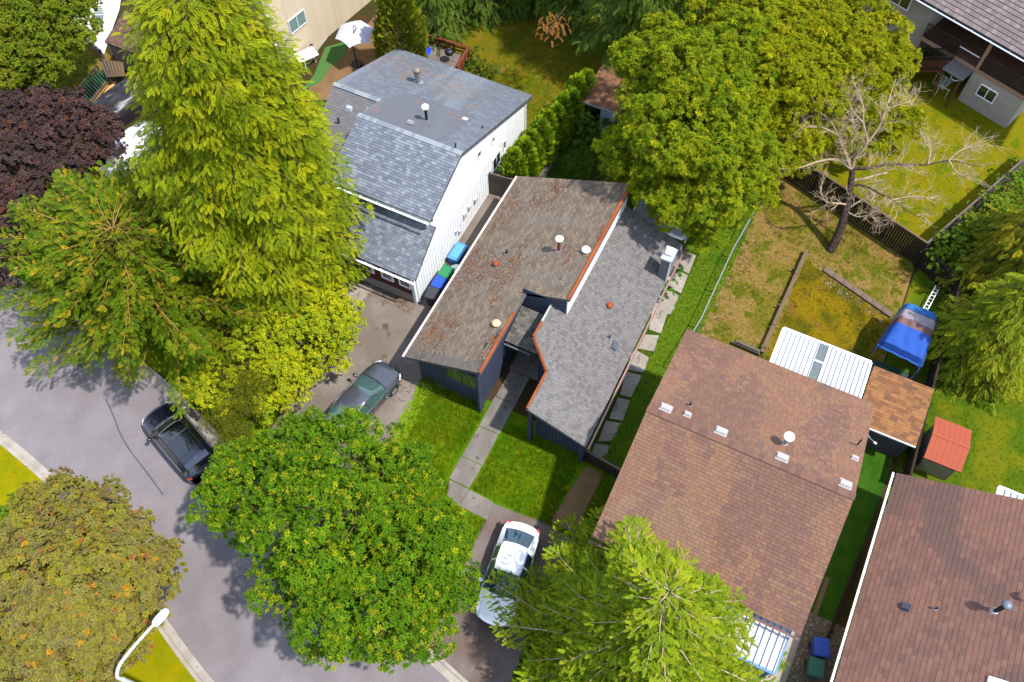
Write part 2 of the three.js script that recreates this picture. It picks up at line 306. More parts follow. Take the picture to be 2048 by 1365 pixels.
S('gravel_strip', [[7.4, 9], [9.2, 9], [9.2, 13.9], [7.4, 13.9]], 0.004, gravelMat, 2);
S('concrete_path', [[5.3, 7.5], [7.4, 7.5], [7.5, 16], [6.3, 16], [5.3, 11.5]], 0.01, concMat, 3);
S('porch_slab', [[2.6, 7.5], [5.28, 7.5], [5.28, 12], [2.6, 12]], 0.012, concMat, 3);
// top left yards
S('slope_lawn', [[-60, 18], [-44.6, 21.5], [-42.4, 22.6], [-42.6, 28], [-50, 30.5], [-60, 33]], 0.0, MT(mottle(512, [78, 84, 12], [112, 88, 40], 6, 13, 1.6), 1), 6);
S('patio_path', pxPoly([[620, 128], [640, 95], [690, 30], [735, -10], [760, -25], [705, -25], [675, 0], [600, 100]]), 0.006, concMat, 3);
S('artificial_turf', pxPoly([[600, 185], [628, 150], [650, 95], [700, 80], [690, 110], [665, 130], [640, 165]]), 0.012, M(sr(58, 92, 34), 1), 3);
S('bare_yard', pxPoly([[600, 200], [640, 150], [690, 100], [760, 20], [800, 60], [800, 120], [720, 200]]), 0.003, dirtTan, 3);

// walkway slabs to the entry, each one a piece of its own
{
  const w = structure(part(scene, 'front_walkway')); seed(5);
  const js = [20.9, 18.95, 17.25, 15.45, 13.65, 12.35]; // v of the joints
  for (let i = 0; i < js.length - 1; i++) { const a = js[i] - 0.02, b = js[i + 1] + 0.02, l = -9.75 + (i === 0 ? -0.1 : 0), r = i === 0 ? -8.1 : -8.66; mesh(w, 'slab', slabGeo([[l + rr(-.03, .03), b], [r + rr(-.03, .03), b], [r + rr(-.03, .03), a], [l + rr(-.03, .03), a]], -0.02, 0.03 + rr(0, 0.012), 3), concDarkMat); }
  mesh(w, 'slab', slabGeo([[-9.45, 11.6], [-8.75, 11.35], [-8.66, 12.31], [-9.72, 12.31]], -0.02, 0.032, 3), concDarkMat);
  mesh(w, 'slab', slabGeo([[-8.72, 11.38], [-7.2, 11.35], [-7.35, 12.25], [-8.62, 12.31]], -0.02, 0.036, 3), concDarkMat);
}
{ // stepping slabs down the side yard
  const w = structure(part(scene, 'side_path')); seed(9);
  const q = [[[1352, 498], [1392, 512], [1378, 548], [1338, 530]], [[1345, 535], [1376, 552], [1362, 588], [1335, 574], [1328, 566]], [[1322, 572], [1358, 592], [1346, 632], [1310, 622]], [[1305, 596], [1340, 612], [1322, 668], [1298, 660], [1302, 640]], [[1290, 670], [1318, 672], [1308, 704], [1276, 698], [1284, 684]], [[1270, 700], [1298, 716], [1288, 746], [1256, 740], [1262, 712]], [[1252, 744], [1284, 752], [1262, 796], [1240, 790]], [[1236, 796], [1260, 802], [1246, 842], [1218, 838]], [[1212, 842], [1244, 848], [1226, 882], [1196, 884]], [[1190, 888], [1222, 892], [1208, 922], [1180, 918]]];
  for (const a of q) { const p = pxPoly(a); if (area2(p) < 0) p.reverse(); mesh(w, 'slab', slabGeo(p, -0.02, 0.028 + rr(0, 0.012), 3), concMat); }
}
// ---------------------------------------------------------------- houses
const wallWhite = MT(mottle(256, [236, 236, 234], [228, 228, 228], 4, 3, 1), 0.8);
const darkBlue = MT(mottle(256, [54, 60, 76], [60, 66, 84], 4, 6, 1), 0.8);
const stucco = MT(mottle(256, [196, 178, 150], [206, 190, 164], 6, 8, 1), 0.95);
const stuccoGrey = MT(mottle(256, [158, 148, 138], [166, 156, 147], 6, 7, 1), 0.95);
const rust = MT(mottle(256, [150, 78, 36], [122, 58, 26], 8, 18, 1.5), 0.9);
const galv = M(sr(150, 154, 158), 0.45, { metalness: 0.6 });
const blackMet = M(sr(26, 28, 34), 0.5, { metalness: 0.3 });
const capWhite = M(sr(230, 228, 222), 0.5);
const fasciaGrey = M(sr(70, 70, 72), 0.8);
const X = new THREE.Vector3(1, 0, 0), Zn = new THREE.Vector3(0, 0, -1);
const slope = (dv, dh) => new THREE.Vector3(0, dh, -dv);     // up-slope direction running along v
const slopeU = (du, dh) => new THREE.Vector3(du, dh, 0);     // up-slope direction running along u
const rect = (s0, s1, t0, t1) => [[s0, t0], [s1, t0], [s1, t1], [s0, t1]];
function cyl(parent, name, mat, u, v, h0, h1, r0, r1 = r0, seg = 16) { const g = new THREE.CylinderGeometry(r1, r0, h1 - h0, seg); g.translate(u, (h0 + h1) / 2, -v); return mesh(parent, name, g, mat); }
function ventPipe(parent, u, v, h, len, r, mat, capMat, capR) {
  const p = part(parent, 'vent_pipe'); cyl(p, 'flashing', galv, u, v, h - 0.06, h + 0.06, r * 2.1, r * 1.3); cyl(p, 'pipe', mat, u, v, h, h + len, r);
  if (capMat) { const pts = [[0, 0.09], [capR * 0.6, 0.075], [capR, 0.0], [capR, -0.07], [capR * 0.85, -0.075]].map((q) => new THREE.Vector2(q[0], q[1])); const g = new THREE.LatheGeometry(pts.reverse(), 20); g.translate(u, h + len, -v); mesh(p, 'cap', g, capMat); }
  return p;
}
function domeVent(parent, u, v, h, r, mat) { const p = part(parent, 'round_vent'); cyl(p, 'neck', galv, u, v, h - 0.08, h + 0.14, r * 0.75); const pts = [[0, 0.11], [r * 0.55, 0.095], [r * 0.92, 0.05], [r, 0], [r * 0.9, -0.03]].map((q) => new THREE.Vector2(q[0], q[1])); const g = new THREE.LatheGeometry(pts.reverse(), 18); g.translate(u, h + 0.14, -v); mesh(p, 'cap', g, mat); return p; }
function boxVent(parent, u, v, h, mat, n = new THREE.Vector3(0, 1, 0), w = 0.36, d = 0.3, hh = 0.13) { // low box vent lying in the roof plane
  const p = part(parent, 'box_vent'), q = new THREE.Quaternion().setFromUnitVectors(new THREE.Vector3(0, 1, 0), n.clone().normalize());
  const f = (g) => { g.applyQuaternion(q); g.translate(u, h, -v); return g; };
  mesh(p, 'flange', f(new THREE.BoxGeometry(w * 1.25, 0.012, d * 1.3).translate(0, 0.03, 0)), mat); mesh(p, 'hood', f(prismUGeo([[-d / 2, 0.02], [d / 2, 0.02], [d / 2 - 0.04, hh], [-d / 2 + 0.03, hh]], -w / 2, w / 2)), mat); return p;
}
function ridgeCaps(parent, p, q, mats, w = 0.16, nrm) { // bent cap pieces along a ridge
  const L = p.distanceTo(q), n = Math.round(L / 0.22), d = q.clone().sub(p).normalize(), side = d.clone().cross(new THREE.Vector3(0, 1, 0)).normalize();
  const g = mergeGeometries([-1, 1].map((k) => { const b = new THREE.BoxGeometry(0.25, 0.012, w).toNonIndexed(); b.translate(0, 0, k * w / 2); b.rotateX(k * nrm); return b; }));
  const bas = new THREE.Matrix4().makeBasis(d, new THREE.Vector3(0, 1, 0), side.clone());
  for (let i = 0; i < n; i++) { const m = mesh(parent, 'ridge_cap', g, pick(mats)); m.applyMatrix4(bas); m.position.copy(p.clone().addScaledVector(d, (i + 0.5) * L / n)); m.position.y += 0.03 + (i % 2) * 0.006; }
}
// ---- white house with the long grey roof
{
  seed(101);
  const A = thing('white_house', 'white two-storey house with weathered grey shingle roof and three small front windows', 'house');
  mesh(A, 'wall', prismUGeo([[22.55, 0], [33.45, 0], [33.45, 2.98], [25.7, 6.2], [22.55, 4.98]], -21.7, -15.95), wallWhite);
  mesh(A, 'wall', prismUGeo([[24.3, 0], [33.45, 0], [33.45, 2.98], [27.7, 5.35], [24.3, 3.85]], -24.3, -21.703), wallWhite);
  mesh(A, 'wall', prismUGeo([[20.28, 0], [22.547, 0], [22.547, 4.02], [20.28, 2.52]], -16.12, -15.953), wallWhite);
  mesh(A, 'wall', prismUGeo([[21.9, 0], [22.545, 0], [22.545, 4.0], [21.9, 3.55]], -22.1, -16.123), wallWhite);
  // front of the ground floor
  const red = M(sr(78, 26, 22), 0.85);
  const rw = box(A, 'front_wall', red, -19.98, -16.125, 20.45, 20.6, 0.52, 2.5);
  for (let i = 0; i < 22; i++) box(rw, 'siding_board', red, -19.96 + i * 0.175, -19.96 + i * 0.175 + 0.16, 20.43, 20.452, 0.53, 2.48);
  box(A, 'foundation', concMat, -19.98, -16.125, 20.33, 20.6, 0, 0.52);
  box(A, 'return_wall', wallWhite, -20.12, -19.985, 20.35, 21.9, 0, 2.45);
  box(A, 'porch_post', wallWhite, -22.15, -21.85, 20.4, 20.57, 0, 2.45);
  box(A, 'side_screen', wallWhite, -22.15, -22.05, 20.58, 21.9, 0, 2.5);
  const door = box(A, 'door', M(sr(58, 26, 22), 0.6), -21.6, -20.7, 21.86, 21.9, 0.1, 2.15); cyl(door, 'handle', galv, -20.82, 21.84, 1.05, 1.12, 0.03);
  const plate = box(A, 'house_number', M(sr(40, 40, 44), 0.6), -20.09, -20.02, 20.335, 20.35, 1.2, 1.9); plate.userData.label = 'dark vertical house number on white post';
  for (const u0 of [-19.2, -18.02, -16.95]) { const w = windowAt(A, V3(u0, 20.428, 1.12), new THREE.Vector3(0, 0, 1), 0.74, 0.85, whiteMat, { bars: 0, fw: 0.09 }); }
  // side wall: vertical boards below, windows and fittings above
  for (let i = 0; i < 36; i++) { const v = 20.55 + i * 0.25; const top = 2.55 + (v - 20.4) * 0.02; box(A, 'batten', wallWhite, -15.952, -15.925, v, v + 0.05, 0.15, Math.min(top, 2.9)); }
  windowAt(A, V3(-15.948, 29.2, 1.25), X, 0.95, 1.05, whiteMat, { bars: 1, fw: 0.06 }); windowAt(A, V3(-15.948, 30.55, 1.7), X, 0.3, 0.75, whiteMat, { bars: 0, fw: 0.05 });
  windowAt(A, V3(-15.948, 27.55, 4.0), X, 0.42, 0.5, whiteMat, { bars: 0, fw: 0.05 }); windowAt(A, V3(-15.948, 29.2, 3.55), X, 0.36, 0.45, whiteMat, { bars: 0, fw: 0.05 });
  for (const [v, h, w, hh] of [[25.6, 1.2, 0.3, 0.4], [26.2, 1.3, 0.22, 0.3], [26.9, 1.1, 0.3, 0.35], [24.6, 1.0, 0.2, 0.3], [25.0, 0.6, 0.18, 0.24]]) box(A, 'meter_box', M(sr(176, 178, 180), 0.6), -15.948, -15.83, v, v + w, h, h + hh);
  box(A, 'downspout', whiteMat, -15.94, -15.86, 33.34, 33.42, 0.05, 3.0); box(A, 'downspout', whiteMat, -15.94, -15.86, 20.46, 20.54, 0.05, 2.5);
  // roofs
  const g0 = lin(94, 98, 104), g1 = lin(102, 106, 112), g2 = lin(86, 89, 95), br = lin(104, 82, 64), or = lin(134, 92, 58);
  const backCol = (s, t) => {
    const u = -15.7 - s, v = 33.9 - t * 0.9237; let c = jitter(pick([g0, g1, g2, g2]), 0.1);
    const nz = fbm(u * 0.9 + 40, v * 0.9 + 9, 64, 4), band = fbm(u * 1.3 + 5, v * 0.12, 64, 3);
    if (band > 0.56) c = mix3(c, lin(126, 132, 138), clamp((band - 0.56) * 8, 0, 0.5));
    const inPatch = u < -17 && u > -21.4 && v < 29.5; if (inPatch) c = mix3(c, lin(84, 79, 84), 0.75);
    const moss = (u < -20.6 && u > -24 && v > 29.3 && v < 33) || (u < -17.2 && u > -20.5 && v > 30.2 && v < 32.9) ? 0.43 : 0.66;
    if (nz > moss && rnd() < 0.62) c = mix3(c, rnd() < 0.55 ? or : br, rr(0.25, 0.8));
    return c;
  };
  const o1 = V3(-15.7, 33.9, 3.1), bb = slope(-8.2, 3.4), nx = X.clone().negate();
  const opt = { deck: fasciaGrey, e: 0.15, ws: [0.26, 0.3], color: backCol, mat: shingleMat, gain: 1.0, th: 0.02, base: lin(98, 102, 108), soft: 0.45 };
  roofPlane(A, o1, nx, bb, rect(0, 6.0, 0, 8.877), opt); roofPlane(A, o1, nx, bb, rect(6.004, 8.9, 0, 6.71), opt);
  const frontCol = (s, t) => { let c = jitter(pick([lin(92, 97, 104), lin(112, 118, 126), lin(128, 134, 140), lin(84, 88, 96), lin(102, 107, 116)]), 0.1); return c; };
  roofPlane(A, V3(-21.7, 22.2, 5.16), X, slope(3.5, 1.36), rect(0, 6.0, 0, 3.755), { ...opt, color: frontCol, singles: 170, ws: [0.22, 0.26, 0.3], gain: 1.0, base: lin(106, 111, 118), soft: 0.4, th: 0.026, gap: 0.012 });
  roofPlane(A, V3(-24.6, 24.0, 3.72), X, slope(3.7, 1.92), rect(0, 2.896, 0, 4.168), { ...opt, color: () => jitter(pick([lin(108, 97, 90), lin(98, 90, 86), lin(114, 102, 95)]), 0.08) });
  roofPlane(A, V3(-22.3, 20.12, 2.64), X, slope(2.43, 1.62), rect(0, 6.6, 0, 2.92), { ...opt, color: frontCol, singles: 130, ws: [0.22, 0.26, 0.3], gain: 1.0, base: lin(106, 111, 118), soft: 0.4, th: 0.026, gap: 0.012 });
  ridgeCaps(A, V3(-21.7, 25.7, 6.52), V3(-15.7, 25.7, 6.52), [M(sr(124, 130, 134)), M(sr(108, 113, 118))], 0.15, 0.37);
  ridgeCaps(A, V3(-24.6, 27.7, 5.68), V3(-21.72, 27.7, 5.68), [M(sr(124, 130, 134)), M(sr(108, 113, 118))], 0.15, 0.42);
  gutter(A, V3(-21.7, 22.1, 5.05), V3(-15.7, 22.1, 5.05), whiteMat, new THREE.Vector3(0, 0, 1)); gutter(A, V3(-22.3, 20.04, 2.54), V3(-15.7, 20.04, 2.54), whiteMat, new THREE.Vector3(0, 0, 1));
  box(A, 'rake_board', M(sr(92, 52, 46), 0.7), -15.72, -15.69, 22.3, 22.42, 4.92, 5.12);
  const hA = (v) => 3.1 + (33.9 - v) * 0.4146;
  const flue = ventPipe(A, -21.35, 30.9, hA(30.9), 0.95, 0.16, galv, M(sr(116, 104, 92), 0.6, { metalness: 0.4 }), 0.24); cyl(flue, 'collar', M(sr(120, 108, 98), 0.6), -21.35, 30.9, hA(30.9) + 0.62, hA(30.9) + 0.92, 0.2); flue.children[1].material = galv;
  ventPipe(A, -18.75, 27.45, hA(27.45), 1.0, 0.075, blackMet, capWhite, 0.2);
  ventPipe(A, -16.2, 25.95, hA(25.95), 0.35, 0.04, blackMet); ventPipe(A, -16.1, 28.6, hA(28.6), 0.2, 0.04, blackMet);
  const nA = new THREE.Vector3(0, 0.92, -0.38), nF = new THREE.Vector3(0, 0.93, 0.36);
  boxVent(A, -19.2, 26.6, hA(26.5), M(sr(128, 128, 126)), nA, 0.3, 0.26); boxVent(A, -17.3, 28.9, hA(28.9), capWhite, nA, 0.22, 0.18, 0.08);
  boxVent(A, -23.2, 26.9, 5.2, M(sr(150, 156, 164)), nF, 0.3, 0.26); boxVent(A, -22.1, 27.1, 5.32, M(sr(120, 122, 120)), nF, 0.3, 0.26);
  ventPipe(A, -23.4, 26.0, 4.75, 0.45, 0.05, blackMet);
  boxVent(A, -19.4, 21.6, 3.66, M(sr(104, 108, 112)), nF, 0.28, 0.24, 0.1);
}
// ---- dark blue house with two offset shed roofs
{
  seed(202);
  const B = thing('dark_house', 'dark blue low house with two offset mossy shed roofs and rusty roof edges', 'house');
  const hL = (u) => 2.6 + 0.425 * (u + 14.0), hR = (u) => 2.4 + 0.42 * (-4.3 - u);
  // left wing walls
  mesh(B, 'wall', prismVGeo([[-13.6, 0], [-10.07, 0], [-10.07, hL(-10.07) - 0.2], [-13.6, hL(-13.6) - 0.2]], 16.55, 20.95), darkBlue);
  mesh(B, 'wall', prismVGeo([[-13.6, 0], [-7.75, 0], [-7.75, hL(-7.75) - 0.2], [-13.6, hL(-13.6) - 0.2]], 20.953, 28.2), darkBlue);
  mesh(B, 'clerestory_wall', prismVGeo([[-7.747, 3.4], [-7.7, 3.4], [-7.7, hL(-7.7) - 0.17], [-7.747, hL(-7.7) - 0.17]], 20.96, 28.3), wallWhite);
  // right wing walls
  mesh(B, 'wall', prismVGeo([[-7.05, 0], [-4.65, 0], [-4.65, hR(-4.65) - 0.2], [-7.05, hR(-7.05) - 0.2]], 16.25, 18.2), darkBlue);
  mesh(B, 'wall', prismVGeo([[-8.2, 0], [-4.65, 0], [-4.65, hR(-4.65) - 0.2], [-8.2, hR(-8.2) - 0.2]], 18.9, 28.0), darkBlue);
  { const g = slabGeo([[-7.05, 18.203], [-4.66, 18.203], [-4.66, 18.897], [-8.15, 18.897], [-7.9, 18.6]].reverse(), 0, 2.5); mesh(B, 'wall', g, darkBlue); }
  box(B, 'fascia', darkBlue, -10.02, -8.6, 20.9, 20.94, 2.9, 4.7);
  for (let i = 0; i < 19; i++) box(B, 'siding_board', darkBlue, -13.58 + i * 0.186, -13.58 + i * 0.186 + 0.16, 16.52, 16.552, 0.1, hL(-13.58 + i * 0.186) - 0.25);
  for (let i = 0; i < 13; i++) box(B, 'siding_board', darkBlue, -7.03 + i * 0.183, -7.03 + i * 0.183 + 0.16, 16.22, 16.252, 0.1, hR(-7.03 + (i + 1) * 0.183) - 0.25);
  box(B, 'wing_wall', darkBlue, -10.12, -10.0, 16.1, 16.52, 0, 4.0);
  box(B, 'corner_post', darkBlue, -7.3, -7.1, 15.85, 16.05, 0, 3.3); box(B, 'corner_post', darkBlue, -4.62, -4.4, 15.9, 16.1, 0, 2.2);
  const greenGlass = new THREE.MeshPhysicalMaterial({ color: sr(46, 62, 52), roughness: 0.05, clearcoat: 1, clearcoatRoughness: 0.02 });
  windowAt(B, V3(-12.0, 16.515, 1.5), new THREE.Vector3(0, 0, 1), 1.75, 1.35, M(sr(52, 74, 66), 0.5), { bars: 1, pane: greenGlass, fw: 0.06 });
  const door = box(B, 'door', M(sr(30, 30, 34), 0.5), -9.6, -8.7, 20.9, 20.95, 0.05, 2.1); cyl(door, 'handle', galv, -8.82, 20.87, 1.0, 1.08, 0.03);
  windowAt(B, V3(-7.62, 18.45, 0.9), new THREE.Vector3(-0.75, 0, 0.66).normalize(), 0.7, 1.5, M(sr(60, 66, 70), 0.5), { bars: 0 });
  // roofs
  const t0 = lin(108, 94, 80), t1 = lin(100, 87, 75), t2 = lin(116, 102, 87), mo = lin(120, 66, 30), bl = lin(46, 38, 32);
  const mossAt = (u, v) => { const a = fbm(u * 0.7 + 3, v * 0.5 + 11, 64, 4); const zone = (u < -11.0 ? 0.1 : 0) + (v > 19.6 && v < 27.5 ? 0.06 : -0.03) - Math.max(0, (u + 11) * 0.07); return a + zone; };
  const colL = (s, t) => { const u = -14 + t * 0.9203, v = 16.1 + s; let c = jitter(pick([t0, t1, t2]), 0.1); const m = mossAt(u, v); if (m > 0.58 && rnd() < 0.1) c = mix3(c, rnd() < 0.55 ? mo : bl, rr(0.5, 0.9)); const st = fbm(v * 0.9, u * 0.15 + 7, 64, 3); if (st > 0.58) c = mix3(c, lin(112, 104, 96), 0.35); if (v < 16.7) c = mix3(c, lin(84, 82, 82), 0.6); return c; };
  const optL = { deck: M(sr(78, 74, 74), 0.8), e: 0.145, ws: [0.3], regular: true, color: colL, th: 0.02, gain: 0.95, gap: 0.014 };
  const vd = new THREE.Vector3(0, 0, -1), bL = slopeU(1, 0.425);
  const k = 1 / Math.cos(Math.atan(0.425));
  roofPlane(B, V3(-14.0, 16.1, 2.6), vd, bL, rect(0, 12.5, 0, 4.13 * k), optL);
  roofPlane(B, V3(-14.0, 16.1, 2.6), vd, bL, rect(4.8, 12.5, 4.134 * k, 6.35 * k), optL);
  const q0 = lin(108, 104, 101), q1 = lin(98, 93, 91), q2 = lin(118, 113, 109), q3 = lin(80, 75, 74);
  const colR = () => jitter(pick([q0, q1, q2, q0, q3]), 0.08);
  const optR = { deck: M(sr(96, 98, 100), 0.8), e: 0.15, ws: [0.13, 0.17, 0.21], color: colR, th: 0.026, gap: 0.014, singles: 240, gain: 0.98, base: lin(106, 101, 98), soft: 0.55 };
  const bR = slopeU(-1, 0.42), kr = 1 / Math.cos(Math.atan(0.42));
  roofPlane(B, V3(-4.3, 15.72, 2.4), vd, bR, rect(0, 12.6, 0, 2.98 * kr), optR);
  roofPlane(B, V3(-4.3, 15.72, 2.4), vd, bR, [[2.15, 2.984 * kr], [12.6, 2.984 * kr], [12.6, 3.4 * kr], [2.6, 3.4 * kr]], { ...optR, singles: 0 });
  roofPlane(B, V3(-4.3, 15.72, 2.4), vd, bR, [[2.6, 3.404 * kr], [5.5, 3.404 * kr], [5.5, 4.22 * kr], [3.25, 4.22 * kr]], { ...optR, singles: 0 });
  roofPlane(B, V3(-10.05, 18.95, 2.75), X, slope(2.0, 0.5), rect(0.02, 1.75, 0, 1.95), { deck: M(sr(40, 42, 46), 0.8), e: 0.16, ws: [0.2, 0.26, 0.3], color: () => jitter(pick([lin(104, 100, 94), lin(88, 84, 78), lin(116, 110, 102)]), 0.1) });
  // rusty edge trims and pale eave trims
  const edge = (mat, nm, p, q, w, t) => mesh(B, nm, barGeo(p, q, w, t), mat);
  const up = (u, v, f, d = 0.03) => V3(u, v, f(u) + d);
  edge(rust, 'edge_trim', up(-9.87, 16.12, hL), up(-9.87, 19.7, hL), 0.12, 0.06); edge(rust, 'edge_trim', up(-7.68, 20.95, hL), up(-7.68, 28.5, hL), 0.14, 0.07);
  edge(rust, 'edge_trim', up(-7.3, 15.74, hR), up(-7.3, 17.86, hR), 0.1, 0.09); edge(rust, 'edge_trim', up(-7.32, 17.86, hR), up(-8.52, 18.98, hR), 0.1, 0.09); edge(rust, 'edge_trim', up(-8.53, 19.0, hR), up(-8.53, 19.9, hR), 0.1, 0.09);
  edge(M(sr(150, 152, 152), 0.6), 'edge_trim', up(-8.53, 19.92, hR), up(-8.53, 21.2, hR), 0.09, 0.06);
  const eaveMat = M(sr(196, 176, 166), 0.7);
  gutter(B, V3(-14.08, 16.1, 2.52), V3(-14.08, 28.6, 2.52), eaveMat, new THREE.Vector3(-1, 0, 0), 2.2); gutter(B, V3(-4.2, 15.72, 2.3), V3(-4.2, 28.3, 2.3), M(sr(150, 112, 104), 0.7), new THREE.Vector3(1, 0, 0), 1.6);
  gutter(B, V3(-10.0, 18.88, 2.66), V3(-8.62, 18.88, 2.66), M(sr(70, 74, 78), 0.7), new THREE.Vector3(0, 0, 1), 0.8);
  // moss clumps between the shingles
  const mg = new THREE.IcosahedronGeometry(0.05, 1); mg.scale(1, 0.55, 1.3); const list = [];
  seed(31); for (let i = 0; i < 30000 && list.length < 2600; i++) { const u = rr(-13.9, -7.8), v = rr(16.2, 28.5); if (u > -9.9 && v < 20.95) continue; if (mossAt(u, v) > 0.55 + rnd() * 0.2) { const row = Math.round((u + 14) / 0.1334) * 0.1334 - 14.0; list.push([row, v]); } }
  const im = new THREE.InstancedMesh(mg, M(0xffffff, 1), list.length); im.name = 'moss'; const mm = new THREE.Matrix4(), qq = new THREE.Quaternion();
  list.forEach((p, i) => { const s = rr(0.35, 0.85); qq.setFromEuler(new THREE.Euler(0, rr(0, 6), 0.4)); mm.compose(V3(p[0], p[1], hL(p[0]) + 0.018), qq, new THREE.Vector3(s, s, s)); im.setMatrixAt(i, mm); const c = pick([[0.1, 0.035, 0.012], [0.16, 0.06, 0.016], [0.07, 0.03, 0.015], [0.05, 0.03, 0.02]]); im.setColorAt(i, new THREE.Color().setRGB(...c)); });
  stuff(shade(im)); B.add(im);
  // fittings
  ventPipe(B, -9.45, 23.75, hL(-9.45), 1.0, 0.085, M(sr(110, 44, 48), 0.6), capWhite, 0.2);
  domeVent(B, -8.1, 23.9, hL(-8.1), 0.22, capWhite); domeVent(B, -10.4, 18.85, hL(-10.4), 0.22, M(sr(196, 150, 120), 0.6));
  domeVent(B, -12.2, 22.35, hL(-12.2), 0.16, rust); ventPipe(B, -12.0, 23.15, hL(-12.0), 0.28, 0.07, blackMet);
  domeVent(B, -6.15, 22.7, hR(-6.15), 0.18, rust); boxVent(B, -5.15, 21.0, hR(-5.15), M(sr(48, 54, 66), 0.6), new THREE.Vector3(0.39, 0.92, 0), 0.26, 0.44, 0.1); ventPipe(B, -5.5, 21.2, hR(-5.5), 0.25, 0.045, blackMet);
  const chimMat = MT(mottle(256, [112, 114, 114], [98, 100, 102], 6, 8, 1), 0.9);
  const ch = box(B, 'chimney', chimMat, -4.78, -4.32, 25.8, 26.5, 2.2, 4.15); for (let i = 0; i < 11; i++) box(ch, 'siding_board', chimMat, -4.8, -4.3, 25.775, 25.8, 2.5 + i * 0.14, 2.5 + i * 0.14 + 0.12); box(ch, 'corner_trim', whiteMat, -4.34, -4.28, 25.77, 25.83, 2.4, 4.12); box(ch, 'crown', M(sr(150, 154, 156)), -4.85, -4.25, 25.72, 26.58, 4.15, 4.25); box(ch, 'cowl', capWhite, -4.75, -4.4, 26.0, 26.45, 4.3, 4.42); box(ch, 'pot', blackMet, -4.68, -4.47, 26.1, 26.35, 4.25, 4.3);
}
// ---- brown-roofed two-storey house
{
  seed(303);
  const C = thing('brown_house', 'two-storey house under wide brown gable roof with white box vents', 'house');
  mesh(C, 'wall', prismUGeo([[11.6, 0], [21.55, 0], [21.55, 4.85], [16.58, 6.45], [11.6, 4.85]], -1.85, 6.2), stucco);
  const c0 = lin(112, 80, 66), c1 = lin(120, 90, 74), c2 = lin(101, 72, 61), c3 = lin(124, 95, 68), c4 = lin(92, 73, 68);
  const col = (s, t) => { let c = jitter(pick([c0, c1, c2, c0, c3, c4]), 0.1); const f = fbm(s * 0.6 + 3, t * 0.25 + 8, 64, 3); if (f > 0.56) c = mix3(c, lin(140, 100, 70), 0.4); if (f < 0.4) c = mix3(c, lin(92, 66, 58), 0.5); return c; };
  const opt = { deck: M(sr(92, 66, 54), 0.85), e: 0.15, ws: [0.2, 0.26, 0.3], color: col, gain: 0.96, base: lin(112, 83, 70), soft: 0.45, th: 0.024, gap: 0.01 };
  const len = Math.hypot(5.43, 1.8);
  roofPlane(C, V3(6.5, 22.02, 5.0), X.clone().negate(), slope(-5.43, 1.8), rect(0, 8.7, 0, len), opt);
  roofPlane(C, V3(-2.2, 11.16, 5.0), X, slope(5.43, 1.8), rect(0, 8.7, 0, len), { ...opt, singles: 290 });
  ridgeCaps(C, V3(-2.2, 16.59, 6.83), V3(6.5, 16.59, 6.83), [M(sr(94, 64, 52)), M(sr(86, 58, 48)), M(sr(100, 69, 54))], 0.16, 0.32);
  const hB = (v) => 5 + (22.02 - v) * 0.3315, hF = (v) => 5 + (v - 11.16) * 0.3315, nB = new THREE.Vector3(0, 0.95, -0.31), nF = new THREE.Vector3(0, 0.95, 0.31), bw = M(sr(152, 145, 142), 0.7);
  for (const [px, py] of [[1325, 833], [1446, 855], [1568, 906], [1694, 960]]) { const [u] = uvAt(px, py, 6.7); boxVent(C, u, 16.98, hB(16.98), bw, nB, 0.42, 0.34, 0.14); }
  boxVent(C, -0.62, 17.1, hB(17.1), bw, nB, 0.26, 0.22, 0.16); boxVent(C, 6.18, 18.5, hB(18.5), bw, nB, 0.26, 0.2, 0.14);
  ventPipe(C, 3.4, 17.75, hB(17.75), 0.75, 0.085, galv, capWhite, 0.22); ventPipe(C, -0.68, 17.65, hB(17.65), 0.3, 0.05, blackMet); ventPipe(C, 6.15, 19.25, hB(19.25), 0.62, 0.035, blackMet);
  gutter(C, V3(-2.2, 11.06, 4.9), V3(6.5, 11.06, 4.9), M(sr(92, 60, 52), 0.7), new THREE.Vector3(0, 0, 1), 0.9);
  windowAt(C, V3(3.2, 11.6, 3.2), new THREE.Vector3(0, 0, 1), 1.4, 1.1, whiteMat, {}); windowAt(C, V3(0.2, 11.6, 3.2), new THREE.Vector3(0, 0, 1), 1.4, 1.1, whiteMat, {}); windowAt(C, V3(-1.85, 14.5, 3.1).clone(), new THREE.Vector3(-1, 0, 0), 1.2, 1.0, whiteMat, {});
  const dish = part(C, 'satellite_dish'); { const pts = []; for (let i = 0; i <= 8; i++) { const r = 0.3 * i / 8; pts.push(new THREE.Vector2(r, r * r * 0.7)); } const g = new THREE.LatheGeometry(pts, 20); g.rotateZ(-1.0); g.rotateY(0.9); g.translate(6.62, 4.75, -20.55); mesh(dish, 'bowl', g, new THREE.MeshStandardMaterial({ color: sr(120, 140, 160), roughness: 0.4, side: THREE.DoubleSide })); mesh(dish, 'arm', rodGeo(new THREE.Vector3(6.62, 4.75, -20.55), new THREE.Vector3(6.98, 4.9, -20.3), 0.02), galv); mesh(dish, 'receiver', rodGeo(new THREE.Vector3(6.95, 4.9, -20.3), new THREE.Vector3(7.06, 4.92, -20.25), 0.045), capWhite); mesh(dish, 'bracket', rodGeo(new THREE.Vector3(6.2, 4.5, -20.6), new THREE.Vector3(6.6, 4.72, -20.56), 0.025), galv); }
}
